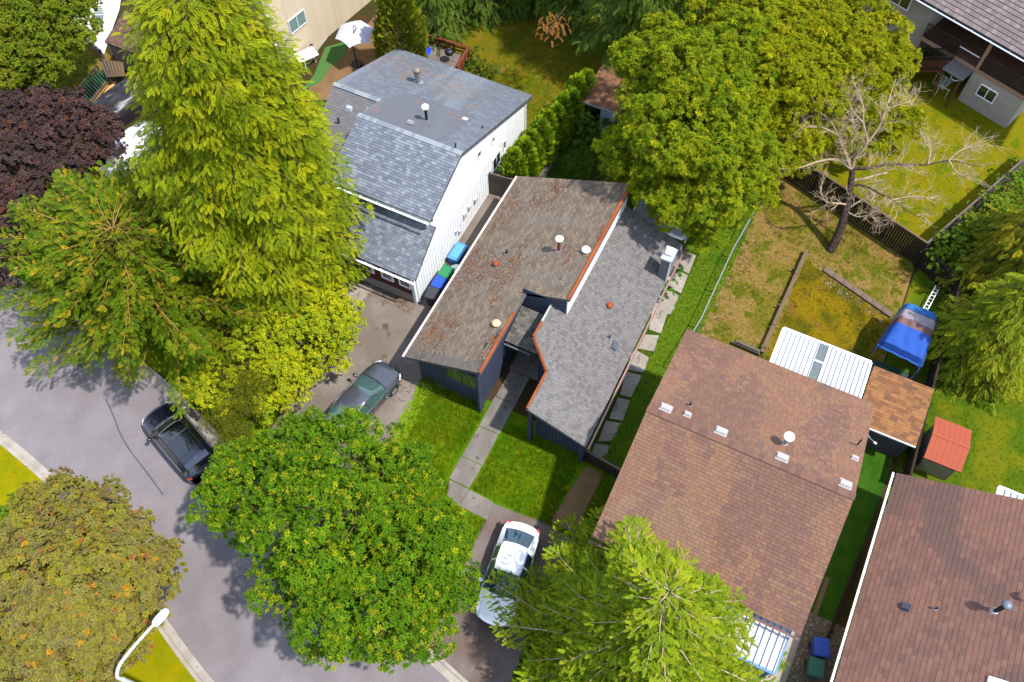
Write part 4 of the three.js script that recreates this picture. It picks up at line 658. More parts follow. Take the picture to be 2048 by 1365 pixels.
// ---- patio at the top left
{
  const u = thing('patio_umbrella', 'white cantilever patio umbrella over the bare yard', 'umbrella'); const c = at(708, 60, 2.5), R = 1.25, pos = [], N = 6; const cloth = new THREE.MeshStandardMaterial({ color: sr(176, 172, 182), roughness: 0.9, side: THREE.DoubleSide });
  for (let i = 0; i < N; i++) { const a0 = i / N * 6.283 + 0.25, a1 = (i + 1) / N * 6.283 + 0.25, S = 5; for (let j = 0; j < S; j++) for (let k = 0; k < S; k++) { const f = (r, t) => { const x = lerp(Math.cos(a0), Math.cos(a1), t) * R * r, z = lerp(Math.sin(a0), Math.sin(a1), t) * R * r, sag = 4 * t * (1 - t); return new THREE.Vector3(c.x + x * (1 - 0.05 * sag * r), 2.75 - 0.5 * r * r - 0.05 * r + 0.1 * sag * r * r, c.z + z * (1 - 0.05 * sag * r)); }; const A = f(j / S, k / S), B = f((j + 1) / S, k / S), C = f((j + 1) / S, (k + 1) / S), D = f(j / S, (k + 1) / S); for (const p of [A, C, B, A, D, C]) pos.push(p.x, p.y, p.z); } }
  const g = new THREE.BufferGeometry(); g.setAttribute('position', new THREE.Float32BufferAttribute(pos, 3)); g.computeVertexNormals(); mesh(u, 'canopy', g, cloth); const b = at(714, 128, 0); mesh(u, 'pole', taperGeo(curve([b, b.clone().add(new THREE.Vector3(0, 2.2, 0)), c.clone().add(new THREE.Vector3(0.5, 0.6, 0.4)), c.clone().setY(2.85)], 18), 0.035, 0.03), blackMet); mesh(u, 'base', new THREE.CylinderGeometry(0.35, 0.4, 0.08, 16).translate(b.x, 0.04, b.z), blackMet); for (let i = 0; i < 6; i++) { const a = i / 6 * 6.283 + 0.25; mesh(u, 'rib', rodGeo(c.clone().setY(2.7), new THREE.Vector3(c.x + Math.cos(a) * R, 2.17, c.z + Math.sin(a) * R), 0.012), galv); }
}
{ // pots along the stucco wall
  seed(90); const spots = [[610, 96, 0.2], [619, 80, 0.24], [625, 70, 0.2], [632, 62, 0.22], [640, 56, 0.2], [647, 48, 0.24], [655, 43, 0.2], [664, 32, 0.25], [674, 22, 0.26], [684, 8, 0.3]];
  const cols = [sr(150, 152, 156), sr(178, 84, 52), sr(196, 196, 190), sr(70, 76, 84), sr(120, 124, 130)]; const names = ['grey', 'terracotta', 'white', 'dark grey', 'stone grey', 'grey', 'terracotta', 'white', 'dark grey', 'stone grey'], where = ['nearest the blue recycling box', 'second from the recycling box', 'third from the recycling box', 'fourth from the recycling box', 'below the sliding window', 'sixth along from the recycling box', 'seventh along from the recycling box', 'eighth along from the recycling box', 'ninth along from the recycling box', 'farthest from the recycling box'];
  spots.forEach(([x, y, r], i) => { const p = at(x, y, 0); p.x += 0.42; const k = i % 5, t = thing('flower_pot', names[k] + ' pot with leafy plant by the stucco wall, ' + where[i], 'flower pot', 'pots along the stucco wall'); const pts = [[0.01, 0], [r * 0.65, 0], [r, r * 1.6], [r * 0.9, r * 1.6], [r * 0.85, r * 1.45], [0.01, r * 1.45]].map((q) => new THREE.Vector2(q[0], q[1])); mesh(t, 'pot', new THREE.LatheGeometry(pts, 14).translate(p.x, 0, p.z), M(cols[k], 0.8));
    const L = []; for (let j = 0; j < 40; j++) { const d = new THREE.Vector3(rr(-1, 1), rr(0.1, 1.2), rr(-1, 1)).normalize(), g = new THREE.PlaneGeometry(0.07, 0.13); g.rotateX(rr(0, 6)); g.rotateY(rr(0, 6)); g.translate(p.x + d.x * r * 1.1, r * 1.5 + d.y * r * 1.1, p.z + d.z * r * 1.1); L.push(g); } stuff(mesh(t, 'foliage', merge(L), new THREE.MeshStandardMaterial({ color: pick([sr(60, 84, 30), sr(80, 96, 40), sr(104, 60, 60)]), roughness: 0.8, side: THREE.DoubleSide }))); });
  const bb = at(617, 107, 0), bx = thing('recycling_box', 'blue recycling box at the end of the flower pots', 'box'); for (const [x0, x1, z0, z1] of [[-0.3, 0.3, -0.2, -0.17], [-0.3, 0.3, 0.17, 0.2], [-0.3, -0.27, -0.17, 0.17], [0.27, 0.3, -0.17, 0.17]]) mesh(bx, 'side', new THREE.BoxGeometry(x1 - x0, 0.32, z1 - z0).translate(bb.x + (x0 + x1) / 2, 0.16, bb.z + (z0 + z1) / 2), M(sr(20, 60, 150), 0.6)); mesh(bx, 'bottom', new THREE.BoxGeometry(0.54, 0.02, 0.34).translate(bb.x, 0.012, bb.z), M(sr(20, 60, 150), 0.6));
  const wb = at(617, 127, 0), tb = thing('garden_table', 'white garden table half hidden by the tall cedar', 'table'); mesh(tb, 'top', new THREE.BoxGeometry(0.9, 0.04, 1.3).rotateY(-0.5).translate(wb.x, 0.72, wb.z), capWhite); for (const [x, z] of [[-0.25, -0.6], [0.35, -0.3], [-0.35, 0.3], [0.25, 0.6]]) mesh(tb, 'leg', new THREE.BoxGeometry(0.05, 0.7, 0.05).translate(wb.x + x, 0.35, wb.z + z), capWhite);
}
{ // wooden deck with railing behind the white house
  const redwood = MT(mottle(256, [124, 58, 34], [104, 48, 30], 5, 10, 1), 0.85); const d = thing('wooden_deck', 'reddish wooden deck with railing behind the white house', 'deck');
  const a = uvAt(850, 86, 0.3), b = uvAt(938, 112, 0.3), c = uvAt(916, 150, 0.3), e = uvAt(835, 118, 0.3); const P = (s, t) => { const l = [lerp(e[0], a[0], t), lerp(e[1], a[1], t)], r = [lerp(c[0], b[0], t), lerp(c[1], b[1], t)]; return [lerp(l[0], r[0], s), lerp(l[1], r[1], s)]; };
  for (let i = 0; i < 14; i++) { const p = P(0, (i + 0.5) / 14), q = P(1, (i + 0.5) / 14); mesh(d, 'deck_board', beamGeo(p[0], p[1], q[0], q[1], 0.13, 0.22, 0.26), MT(driveTex, 0.9)); }
  const R = (s0, t0, s1, t1) => { const p = P(s0, t0), q = P(s1, t1); for (const h of [0.45, 0.72, 1.0]) mesh(d, 'rail', beamGeo(p[0], p[1], q[0], q[1], h === 1 ? 0.14 : 0.05, h, h + (h === 1 ? 0.04 : 0.1)), redwood); for (let k = 0; k <= 3; k++) { const x = lerp(p[0], q[0], k / 3), y = lerp(p[1], q[1], k / 3); mesh(d, 'post', boxGeo(x - 0.05, x + 0.05, y - 0.05, y + 0.05, 0, 1.02), redwood); } }; R(0, 1, 1, 1); R(1, 0.97, 1, 0);
  const gp = at(900, 122, 0.26), gr = thing('barbecue', 'black kettle barbecue on the reddish wooden deck', 'barbecue'); mesh(gr, 'bowl', new THREE.SphereGeometry(0.3, 18, 12).scale(1, 0.75, 1).translate(gp.x, 1.0, gp.z), blackMet); for (let k = 0; k < 3; k++) mesh(gr, 'leg', rodGeo(new THREE.Vector3(gp.x + Math.cos(k * 2.1) * 0.3, 0.262, gp.z + Math.sin(k * 2.1) * 0.3), new THREE.Vector3(gp.x + Math.cos(k * 2.1) * 0.15, 0.85, gp.z + Math.sin(k * 2.1) * 0.15), 0.014), galv); mesh(gr, 'handle', rodGeo(new THREE.Vector3(gp.x - 0.08, 1.26, gp.z), new THREE.Vector3(gp.x + 0.08, 1.26, gp.z), 0.015), galv);
  const tp = at(845, 108, 0), tt = thing('tarp_cover', 'bright blue tarp draped over garden things beside wooden deck', 'tarp'); const g = new THREE.ConeGeometry(0.75, 1.3, 9, 6, true), p = g.attributes.position; for (let i = 0; i < p.count; i++) { const k = 1 + 0.25 * (n3(p.getX(i) * 3 + 4, p.getY(i) * 3, p.getZ(i) * 3) - 0.5); p.setXYZ(i, p.getX(i) * k, p.getY(i), p.getZ(i) * k); } g.computeVertexNormals(); g.translate(tp.x, 0.65, tp.z); mesh(tt, 'tarp', g, new THREE.MeshStandardMaterial({ color: sr(16, 62, 190), roughness: 0.5, side: THREE.DoubleSide })); mesh(tt, 'pole', rodGeo(new THREE.Vector3(tp.x, 0, tp.z), new THREE.Vector3(tp.x, 1.28, tp.z), 0.03), galv);
}
// ---- cluttered yard at the far left
{
  seed(95);
  structure(sheet(scene, 'white_patio', pxPoly([[135, 45], [160, -20], [245, -25], [238, 20], [220, 70], [208, 108], [196, 104], [165, 68]]), 0.02, MT(mottle(256, [214, 210, 204], [196, 192, 190], 5, 6, 1.2), 0.9), 3));
  const s = thing('brown_shed', 'brown-roofed shed beside the white patio, half hidden by the tall cedar', 'shed'); const e0 = uvAt(208, 84, 2.5), e1 = uvAt(265, 106, 2.5), e2 = uvAt(298, 20, 3.1), e3 = uvAt(236, 18, 3.1);
  const RP = [V3(...e0, 2.5), V3(...e1, 2.5), V3(...e2, 3.1), V3(...e3, 3.1)]; { const a = RP[1].clone().sub(RP[0]), b = RP[3].clone().sub(RP[0]); b.addScaledVector(a, -b.dot(a) / a.lengthSq()); roofPlane(s, RP[0], a, b, rect(0, a.length() * 1.9, 0, b.length()), { deck: timberDark, e: 0.16, ws: [0.3, 0.36], color: () => jitter(pick([lin(108, 84, 72), lin(94, 74, 66), lin(118, 92, 78)]), 0.1) }); }
  { const poly = [uvAt(226, 108, 1.2), uvAt(262, 118, 1.2), [-36.8, 28.2], [-39.5, 29]]; if (area2(poly) < 0) poly.reverse(); mesh(s, 'wall', slabGeo(poly, 0, 2.35), M(sr(112, 96, 92), 0.9)); }
  const hut = thing('board_lean_to', 'old lean-to of weathered planks beside green ribbed cover', 'lean-to'); for (let i = 0; i < 7; i++) { const p = uvAt(200 + i * 7, 118 + i * 1.0, 1.5), q = uvAt(216 + i * 5, 155 - i * 0.5, 0.9); mesh(hut, 'board', barGeo(V3(...p, 1.5), V3(...q, 0.9), 0.2, 0.04), pick([timber, timberGrey])); } for (const x of [205, 240]) { const p = uvAt(x, 132, 1.1); mesh(hut, 'post', boxGeo(p[0] - 0.05, p[0] + 0.05, p[1] - 0.05, p[1] + 0.05, 0, 1.05), timberGrey); }
  const gp = thing('green_cover', 'green ribbed plastic cover sloping beside stacked timber', 'cover'); const q0 = at(131, 206, 0.75), q1 = at(193, 132, 0.75), q2 = at(216, 158, 0.45), q3 = at(158, 232, 0.45); const N = 16; for (let i = 0; i < N; i++) { const t0 = i / N, t1 = (i + 0.8) / N; const A = q0.clone().lerp(q1, t0), B = q0.clone().lerp(q1, t1), C = q3.clone().lerp(q2, t1), D = q3.clone().lerp(q2, t0); mesh(gp, 'slat', barGeo(A.clone().lerp(B, 0.5), D.clone().lerp(C, 0.5), A.distanceTo(B), 0.03), M(sr(26, 108, 88), 0.5)); } for (const [p, q] of [[q0, q1], [q3, q2]]) { mesh(gp, 'beam', barGeo(p, q, 0.1), timber); for (const x of [p, q]) mesh(gp, 'post', rodGeo(new THREE.Vector3(x.x, 0, x.z), x, 0.04), timber); }
  const pl = thing('stacked_timber', 'pale yellow timber planks stacked beside the green cover', 'planks'); for (let i = 0; i < 4; i++) { const p = uvAt(215 + i * 5, 158 + i * 2, 0.15), q = uvAt(160 + i * 8, 222 + i * 4, 0.15); mesh(pl, 'plank', beamGeo(p[0], p[1], q[0], q[1], 0.17, 0.02 + (i % 2) * 0.09, 0.1 + (i % 2) * 0.09), M(sr(176, 140, 82), 0.85)); }
  const tarpCar = (label, cx, cy, len, wid, H, turn, col, nm) => { const g = new THREE.SphereGeometry(1, 40, 24), p = g.attributes.position; for (let i = 0; i < p.count; i++) { let x = p.getX(i), y = p.getY(i), z = p.getZ(i); const pw = (t, e) => Math.sign(t) * Math.pow(Math.abs(t), e); x = pw(x, 0.55) * len / 2; z = pw(z, 0.5) * wid / 2; y = Math.max(0, pw(y, 0.55)) * H * (1 - 0.28 * Math.pow(Math.abs(x) / (len / 2), 3)); const w = 0.05 * Math.sin(x * 9 + n3(x * 2, y * 2, z * 2) * 9) + 0.08 * (n3(x * 3, y * 3 + 7, z * 3) - 0.5); p.setXYZ(i, x + w * 0.3, y > 0 ? y + w : 0, z + w * 0.5); } g.computeVertexNormals(); const t = thing(nm, label, 'covered car'); t.position.copy(V3(cx, cy, 0)); t.rotation.y = turn; mesh(t, 'tarp', g, M(col, 0.42)); const r = thing ? new THREE.TorusGeometry(0.5, 0.02, 6, 40) : null; r.scale(len * 0.98, wid * 0.98, 1); r.rotateX(Math.PI / 2); r.translate(0, 0.35, 0); mesh(t, 'tie_rope', r, M(sr(150, 140, 130), 0.8)); return t; };
  tarpCar('car under a wrinkled black tarp beside the stacked timber', -39.0, 24.9, 4.3, 2.2, 1.35, 1.35, sr(34, 30, 34), 'covered_car');
  tarpCar('car under a pale grey cover behind the purple-leaved tree', -36.2, 22.2, 4.4, 2.1, 1.3, 1.3, sr(196, 196, 204), 'covered_car');
  const ch = thing('patio_chair', 'grey strapped patio chair alone on the white patio', 'chair'), cc = at(203, 46, 0.02); const cm = M(sr(96, 108, 114), 0.6); ch.position.copy(cc); ch.rotation.y = 0.5; for (let i = 0; i < 4; i++) { mesh(ch, 'seat_strap', new THREE.BoxGeometry(0.5, 0.03, 0.1).translate(0, 0.42, -0.2 + i * 0.13), cm); mesh(ch, 'back_strap', new THREE.BoxGeometry(0.5, 0.1, 0.03).translate(0, 0.55 + i * 0.13, -0.3 - i * 0.04), cm); } for (const [x, z] of [[-0.27, -0.28], [0.27, -0.28], [-0.27, 0.28], [0.27, 0.28]]) mesh(ch, 'leg', rodGeo(new THREE.Vector3(x, 0, z), new THREE.Vector3(x, z < 0 ? 1.0 : 0.6, z < 0 ? z - 0.12 : z), 0.018), galv); for (const x of [-0.27, 0.27]) mesh(ch, 'armrest', new THREE.BoxGeometry(0.05, 0.03, 0.55).translate(x, 0.61, 0), galv);
  fence('board_fence', 'narrow leaning fence below the white patio', [uvAt(152, 70), uvAt(206, 118)], 0.7, 0.16, timberGrey, timberGrey);
}
{ // yard things near the deck house
  const h = thing('hoop', 'white basketball hoop ring beside the deck landing', 'hoop'), p = at(1911, 156, 1.25); mesh(h, 'ring', new THREE.TorusGeometry(0.24, 0.03, 8, 28).rotateX(Math.PI / 2).translate(p.x, p.y, p.z), capWhite); mesh(h, 'pole', rodGeo(new THREE.Vector3(p.x - 0.2, 0, p.z - 0.34), new THREE.Vector3(p.x - 0.2, 1.6, p.z - 0.34), 0.035), galv); mesh(h, 'bracket', rodGeo(new THREE.Vector3(p.x - 0.2, 1.25, p.z - 0.34), new THREE.Vector3(p.x - 0.08, 1.25, p.z - 0.2), 0.02), galv);
  const r = thing('drying_rack', 'white folding drying rack below the deck stairs', 'rack'), q = at(1885, 168, 0.6); for (let i = 0; i < 8; i++) mesh(r, 'bar', new THREE.BoxGeometry(0.02, 0.02, 1.1).rotateY(-0.36).translate(q.x - 0.3 + i * 0.085, 0.8, q.z + i * 0.03), capWhite); for (const s of [-1, 1]) for (const e of [-1, 1]) mesh(r, 'leg', rodGeo(new THREE.Vector3(q.x + s * 0.3 + e * 0.18, 0, q.z + e * 0.5), new THREE.Vector3(q.x + s * 0.3 + e * 0.18, 0.8, q.z + e * 0.5), 0.015), capWhite); for (const e of [-1, 1]) mesh(r, 'end_bar', new THREE.BoxGeometry(0.66, 0.025, 0.025).rotateY(-0.36).translate(q.x + e * 0.18, 0.8, q.z + e * 0.5), capWhite);
}
// ---------------------------------------------------------------- cars and street lamp
function car(name, label, category, u, v, turn, K, paintColor, o = {}) {
  const t = thing(name, label, category); t.position.copy(V3(u, v, o.h ?? 0.012)); t.rotation.y = turn;
  const paint = new THREE.MeshPhysicalMaterial({ color: paintColor, roughness: o.rough ?? 0.32, metalness: o.metal ?? 0.35, clearcoat: 1, clearcoatRoughness: 0.05 });
  const glass = new THREE.MeshPhysicalMaterial({ color: o.glass ?? sr(30, 44, 46), roughness: 0.04, clearcoat: 1, clearcoatRoughness: 0.01 });
  const dark = M(sr(20, 20, 22), 0.7);
  // densify stations
  const st = []; for (let i = 0; i < K.length - 1; i++) { const n = 3; for (let k = 0; k < n; k++) { const f = k / n, a = K[i], b = K[i + 1]; st.push({ tag: a.tag, v: a.k.map((x, j) => lerp(x, b.k[j], f)) }); } } st.push({ tag: null, v: K[K.length - 1].k });
  const sec = ([x, w, zb, we, ze, zt]) => { const h = [[w * 0.9, 0.2], [w * 0.985, 0.34], [w, zb - 0.2], [w * 0.985, zb - 0.05], [w * 0.95, zb], [lerp(w * 0.95, we, 0.9), lerp(zb, ze, 0.87)], [we, ze], [we * 0.66, lerp(ze, zt, 0.62)], [we * 0.33, lerp(ze, zt, 0.92)], [0, zt]]; const bow = (o.bow ?? 0.15) * clamp(x / 1.2, -0.8, 1), X = (z) => x + bow * (1 - (z / w) * (z / w)) - bow * 0.6; return [...h.map((p) => [X(p[0]), p[1], p[0]]), ...h.slice(0, -1).reverse().map((p) => [X(p[0]), p[1], -p[0]])]; };
  const rows = st.map((s) => sec(s.v)), nc = rows[0].length, pos = []; rows.forEach((r) => r.forEach((p) => pos.push(...p)));
  const cells = {}; const all = [];
  const put = (nm, a, b, c, d) => { (cells[nm] ??= []).push(a, b, c, b, d, c); all.push(a, b, c, b, d, c); };
  for (let i = 0; i < rows.length - 1; i++) for (let j = 0; j < nc - 1; j++) {
    const jj = Math.min(j, nc - 2 - j), a = i * nc + j, b = a + 1, c = a + nc, d = c + 1, tg = st[i].tag; let nm = 'body';
    if (tg === 'windshield') { if (jj >= 6) nm = 'windshield'; else if (jj === 4) nm = 'side_window'; }
    else if (tg === 'door' && jj === 4) nm = 'side_window';
    else if (tg === 'rear' && jj >= 6) nm = 'rear_window';
    if (jj >= 6 && (tg === 'door' || tg === 'pillar' || tg === 'cpillar')) nm = o.glassRoof && tg !== 'cpillar' ? 'glass_roof' : 'roof';
    if (jj === 0) nm = 'sill';
    put(nm, a, b, c, d);
  }
  const G = new THREE.BufferGeometry(); G.setAttribute('position', new THREE.Float32BufferAttribute(pos, 3)); G.setIndex(all); G.computeVertexNormals();
  for (const nm of Object.keys(cells)) { const g = new THREE.BufferGeometry(); g.setAttribute('position', G.attributes.position); g.setAttribute('normal', G.attributes.normal); g.setIndex(cells[nm]); const gg = g.toNonIndexed(); const m = { body: paint, roof: paint, sill: dark }[nm] ?? glass; const mm = mesh(t, nm, gg, m); mm.material.side = THREE.DoubleSide; }
  for (const e of [0, rows.length - 1]) { const s = new THREE.Shape(rows[e].map((p) => new THREE.Vector2(p[2], p[1]))); const g = new THREE.ShapeGeometry(s); g.rotateY(Math.PI / 2); g.scale(1, 1, -1); g.translate(Math.abs(rows[e][9][0]) < Math.abs(rows[e][0][0]) ? rows[e][9][0] : rows[e][0][0], 0, 0); mesh(t, e ? 'rear_bumper' : 'front_bumper', g, paint).material.side = THREE.DoubleSide; }
  // trim lines around the glass
  const line = (nm, pts, r, m) => mesh(t, nm, taperGeo(pts, r, r, 5), m);
  const iw = st.findIndex((s) => s.tag === 'windshield'), ir = st.findIndex((s) => s.tag === 'rear'), V = (i, j, dy = 0.008) => new THREE.Vector3(rows[i][j][0], rows[i][j][1] + dy, rows[i][j][2]);
  for (const s of [0, 1]) { const j6 = s ? nc - 7 : 6, j4 = s ? nc - 5 : 4; const a = []; for (let i = iw; i <= ir + 3; i++) a.push(V(i, j6)); line('roof_trim', a, 0.01, dark); const b = []; for (let i = iw + 1; i <= ir; i++) b.push(V(i, j4, 0.005)); line('window_trim', b, 0.011, o.trim ?? dark); }
  { const a = []; for (let j = 6; j <= nc - 7; j++) a.push(V(iw, j, 0.006)); line('cowl', a, 0.03, dark); }
  for (const s of [0, 1]) { const J = (j) => (s ? nc - 1 - j : j); const hood = []; for (let i = 3; i <= iw; i++) hood.push(V(i, J(5), 0.004)); line('panel_gap', hood, 0.007, dark); for (const i of [iw + 2, st.findIndex((q) => q.tag === 'pillar') + 1, st.findIndex((q) => q.tag === 'cpillar')]) { const a = []; for (let j = 1; j <= 4; j++) { const p = V(i, J(j), 0); p.z += (s ? -1 : 1) * 0.003; a.push(p); } line('panel_gap', a, 0.006, dark); } }
  { const a = []; for (let j = 5; j <= nc - 6; j++) a.push(V(rows.length - 4, j, 0.004)); line('panel_gap', a, 0.007, dark); }
  const ell = (nm, x, y, z, a, b, c, m, ry = 0) => mesh(t, nm, new THREE.SphereGeometry(1, 16, 10).scale(a, b, c).rotateY(ry).translate(x, y, z), m);
  const lamp = new THREE.MeshPhysicalMaterial({ color: sr(170, 174, 176), roughness: 0.12, clearcoat: 1 }), redL = new THREE.MeshPhysicalMaterial({ color: sr(150, 16, 24), roughness: 0.15, clearcoat: 1 });
  const w0 = K[3].k[1]; const L2 = K[0].k[0];
  for (const s of [-1, 1]) {
    ell('headlight', L2 - 0.24, K[1].k[2] - 0.01, s * K[1].k[1] * 0.9, 0.2, 0.04, 0.065, lamp, s * 0.6);
    ell('taillight', -L2 + 0.12, K[K.length - 2].k[2] - 0.06, s * K[K.length - 2].k[1] * 0.93, 0.15, 0.05, 0.06, redL, -s * 0.6);
    const mir = part(t, 'wing_mirror'); const g = new THREE.SphereGeometry(1, 14, 10).scale(0.1, 0.075, 0.13).translate(o.mx ?? 0.7, K[4].k[2] + 0.07, s * (w0 + 0.13)); mesh(mir, 'housing', g, paint); mesh(mir, 'stalk', rodGeo(new THREE.Vector3(o.mx ?? 0.7, K[4].k[2] + 0.02, s * (w0 - 0.04)), new THREE.Vector3(o.mx ?? 0.7, K[4].k[2] + 0.05, s * (w0 + 0.08)), 0.025), dark);
    for (const x of [0.05, -0.85]) mesh(t, 'door_handle', new THREE.BoxGeometry(0.2, 0.025, 0.03).translate(x, K[4].k[2] - 0.1, s * (w0 + 0.005)), paint);
    for (const x of [L2 * 0.6, -L2 * 0.58]) { const wh = part(t, 'wheel'); mesh(wh, 'tyre', new THREE.TorusGeometry(0.25, 0.085, 10, 26).translate(x, 0.325, s * (w0 - 0.07)), M(sr(24, 24, 25), 0.9)); mesh(wh, 'rim', new THREE.CylinderGeometry(0.2, 0.2, 0.14, 20).rotateX(Math.PI / 2).translate(x, 0.325, s * (w0 - 0.07)), galv); mesh(wh, 'wheel_arch', new THREE.TorusGeometry(0.36, 0.03, 8, 24, Math.PI).translate(x, 0.33, s * (w0 - 0.005)), dark); }
  }
  mesh(t, 'grille', new THREE.BoxGeometry(0.05, 0.14, w0 * 1.1).translate(L2 + 0.005, 0.46, 0), dark); mesh(t, 'number_plate', new THREE.BoxGeometry(0.02, 0.11, 0.32).translate(-L2 - 0.015, K[K.length - 1].k[2] - 0.12, 0), capWhite);
  for (const z of [0.35, -0.12]) { const i = iw; const a = V(i, 9, 0.03); mesh(t, 'wiper', barGeo(new THREE.Vector3(a.x - 0.03, a.y + 0.0, z), new THREE.Vector3(a.x - 0.16, a.y + 0.09, z - 0.42), 0.018), dark); }
  if (o.roofBar) { const i = ir - 1; }
  return t;
}
const sedanK = [{ k: [2.28, 0.62, 0.55, 0.45, 0.58, 0.6] }, { k: [2.14, 0.8, 0.66, 0.6, 0.69, 0.71] }, { k: [1.8, 0.88, 0.74, 0.66, 0.79, 0.82] }, { k: [1.3, 0.9, 0.82, 0.68, 0.88, 0.91] }, { k: [1.05, 0.91, 0.87, 0.72, 0.92, 0.96], tag: 'windshield' }, { k: [0.15, 0.91, 0.91, 0.57, 1.35, 1.41], tag: 'door' }, { k: [-0.24, 0.91, 0.925, 0.61, 1.405, 1.455], tag: 'pillar' }, { k: [-0.33, 0.91, 0.927, 0.61, 1.405, 1.455], tag: 'door' }, { k: [-0.95, 0.905, 0.94, 0.6, 1.38, 1.425], tag: 'cpillar' }, { k: [-1.12, 0.9, 0.945, 0.56, 1.34, 1.39], tag: 'rear' }, { k: [-1.86, 0.88, 0.95, 0.66, 1.03, 1.06] }, { k: [-2.12, 0.82, 0.93, 0.62, 0.98, 1.0] }, { k: [-2.27, 0.7, 0.8, 0.55, 0.86, 0.88] }];
const suvK = [{ k: [2.26, 0.66, 0.62, 0.5, 0.66, 0.68] }, { k: [2.12, 0.82, 0.76, 0.62, 0.8, 0.83] }, { k: [1.8, 0.9, 0.86, 0.68, 0.92, 0.95] }, { k: [1.35, 0.92, 0.94, 0.7, 1.0, 1.03] }, { k: [1.12, 0.93, 0.98, 0.74, 1.04, 1.08], tag: 'windshield' }, { k: [0.3, 0.93, 1.02, 0.6, 1.52, 1.58], tag: 'door' }, { k: [-0.2, 0.93, 1.04, 0.61, 1.55, 1.62], tag: 'pillar' }, { k: [-0.28, 0.93, 1.04, 0.61, 1.55, 1.62], tag: 'door' }, { k: [-1.2, 0.92, 1.06, 0.6, 1.52, 1.59], tag: 'cpillar' }, { k: [-1.75, 0.91, 1.08, 0.58, 1.46, 1.53], tag: 'rear' }, { k: [-2.08, 0.89, 1.08, 0.7, 1.14, 1.16] }, { k: [-2.2, 0.84, 1.0, 0.66, 1.04, 1.06] }, { k: [-2.27, 0.76, 0.84, 0.6, 0.88, 0.9] }];
{ const c = car('parked_car', 'black crossover with glass roof and chrome window line parked at the kerb', 'car', -22.25, 8.2, 160.3 * Math.PI / 180, suvK, sr(17, 19, 34), { glass: sr(12, 15, 17), glassRoof: true, trim: M(sr(176, 180, 186), 0.25, { metalness: 0.9 }), h: ROADH + 0.006, rough: 0.25, mx: 0.85 }); mesh(c, 'rear_spoiler', prismVGeo([[-2.05, 1.49], [-1.72, 1.5], [-1.72, 1.535], [-2.05, 1.515]], -0.6, 0.6), new THREE.MeshPhysicalMaterial({ color: sr(30, 34, 48), roughness: 0.25, clearcoat: 1 })); mesh(c, 'roof_seam', new THREE.BoxGeometry(0.02, 0.01, 1.2).translate(-0.24, 1.617, 0), M(sr(70, 72, 76), 0.5)); }
car('parked_car', 'dark grey sedan parked on the driveway beside the mossy house', 'car', -15.45, 13.95, 80 * Math.PI / 180, sedanK, sr(72, 73, 78), { metal: 0.5, trim: M(sr(120, 124, 130), 0.3, { metalness: 0.8 }), glass: sr(52, 74, 70) });
car('parked_car', 'white sedan parked on the short driveway between leafy tree and fir', 'car', -5.15, 9.4, -82 * Math.PI / 180, sedanK, sr(232, 232, 234), { metal: 0.0, glass: sr(28, 52, 66), trim: M(sr(40, 40, 44), 0.5) });
{ // street lamp with curved arm
  const l = thing('street_lamp', 'white street lamp with long curved arm reaching over the road', 'street lamp'); const wm = M(sr(206, 208, 212), 0.4, { metalness: 0.2 });
  cyl(l, 'base', galv, -15.05, -1.5, 0, 0.5, 0.16, 0.13); mesh(l, 'pole', rodGeo(V3(-15.05, -1.5, 0.3), V3(-15.05, -1.5, 6.6), 0.1, 0.075, 14), wm);
  const a = curve([V3(-15.05, -1.5, 6.5), V3(-15.05, -1.48, 7.1), V3(-15.0, -1.15, 7.55), V3(-14.9, -0.6, 7.72), V3(-14.72, 0.3, 7.8), V3(-14.68, 0.5, 7.8)], 30); mesh(l, 'arm', taperGeo(a, 0.07, 0.045, 12), wm);
  const g = new THREE.SphereGeometry(1, 24, 12), p = g.attributes.position; for (let i = 0; i < p.count; i++) { const x = p.getX(i), y = p.getY(i), z = p.getZ(i); p.setXYZ(i, Math.sign(x) * Math.pow(Math.abs(x), 0.75) * 0.17, y * (y > 0 ? 0.09 : 0.05), Math.sign(z) * Math.pow(Math.abs(z), 0.7) * 0.36); } g.computeVertexNormals(); g.rotateY(-0.18); g.translate(-14.6, 7.83, -0.82); mesh(l, 'lamp_head', g, wm); mesh(l, 'lens', new THREE.BoxGeometry(0.2, 0.02, 0.4).rotateY(-0.18).translate(-14.59, 7.775, -0.85), M(sr(190, 190, 180), 0.2)); mesh(l, 'photocell', new THREE.CylinderGeometry(0.035, 0.035, 0.07, 10).translate(-14.62, 7.94, -0.72), galv);
}
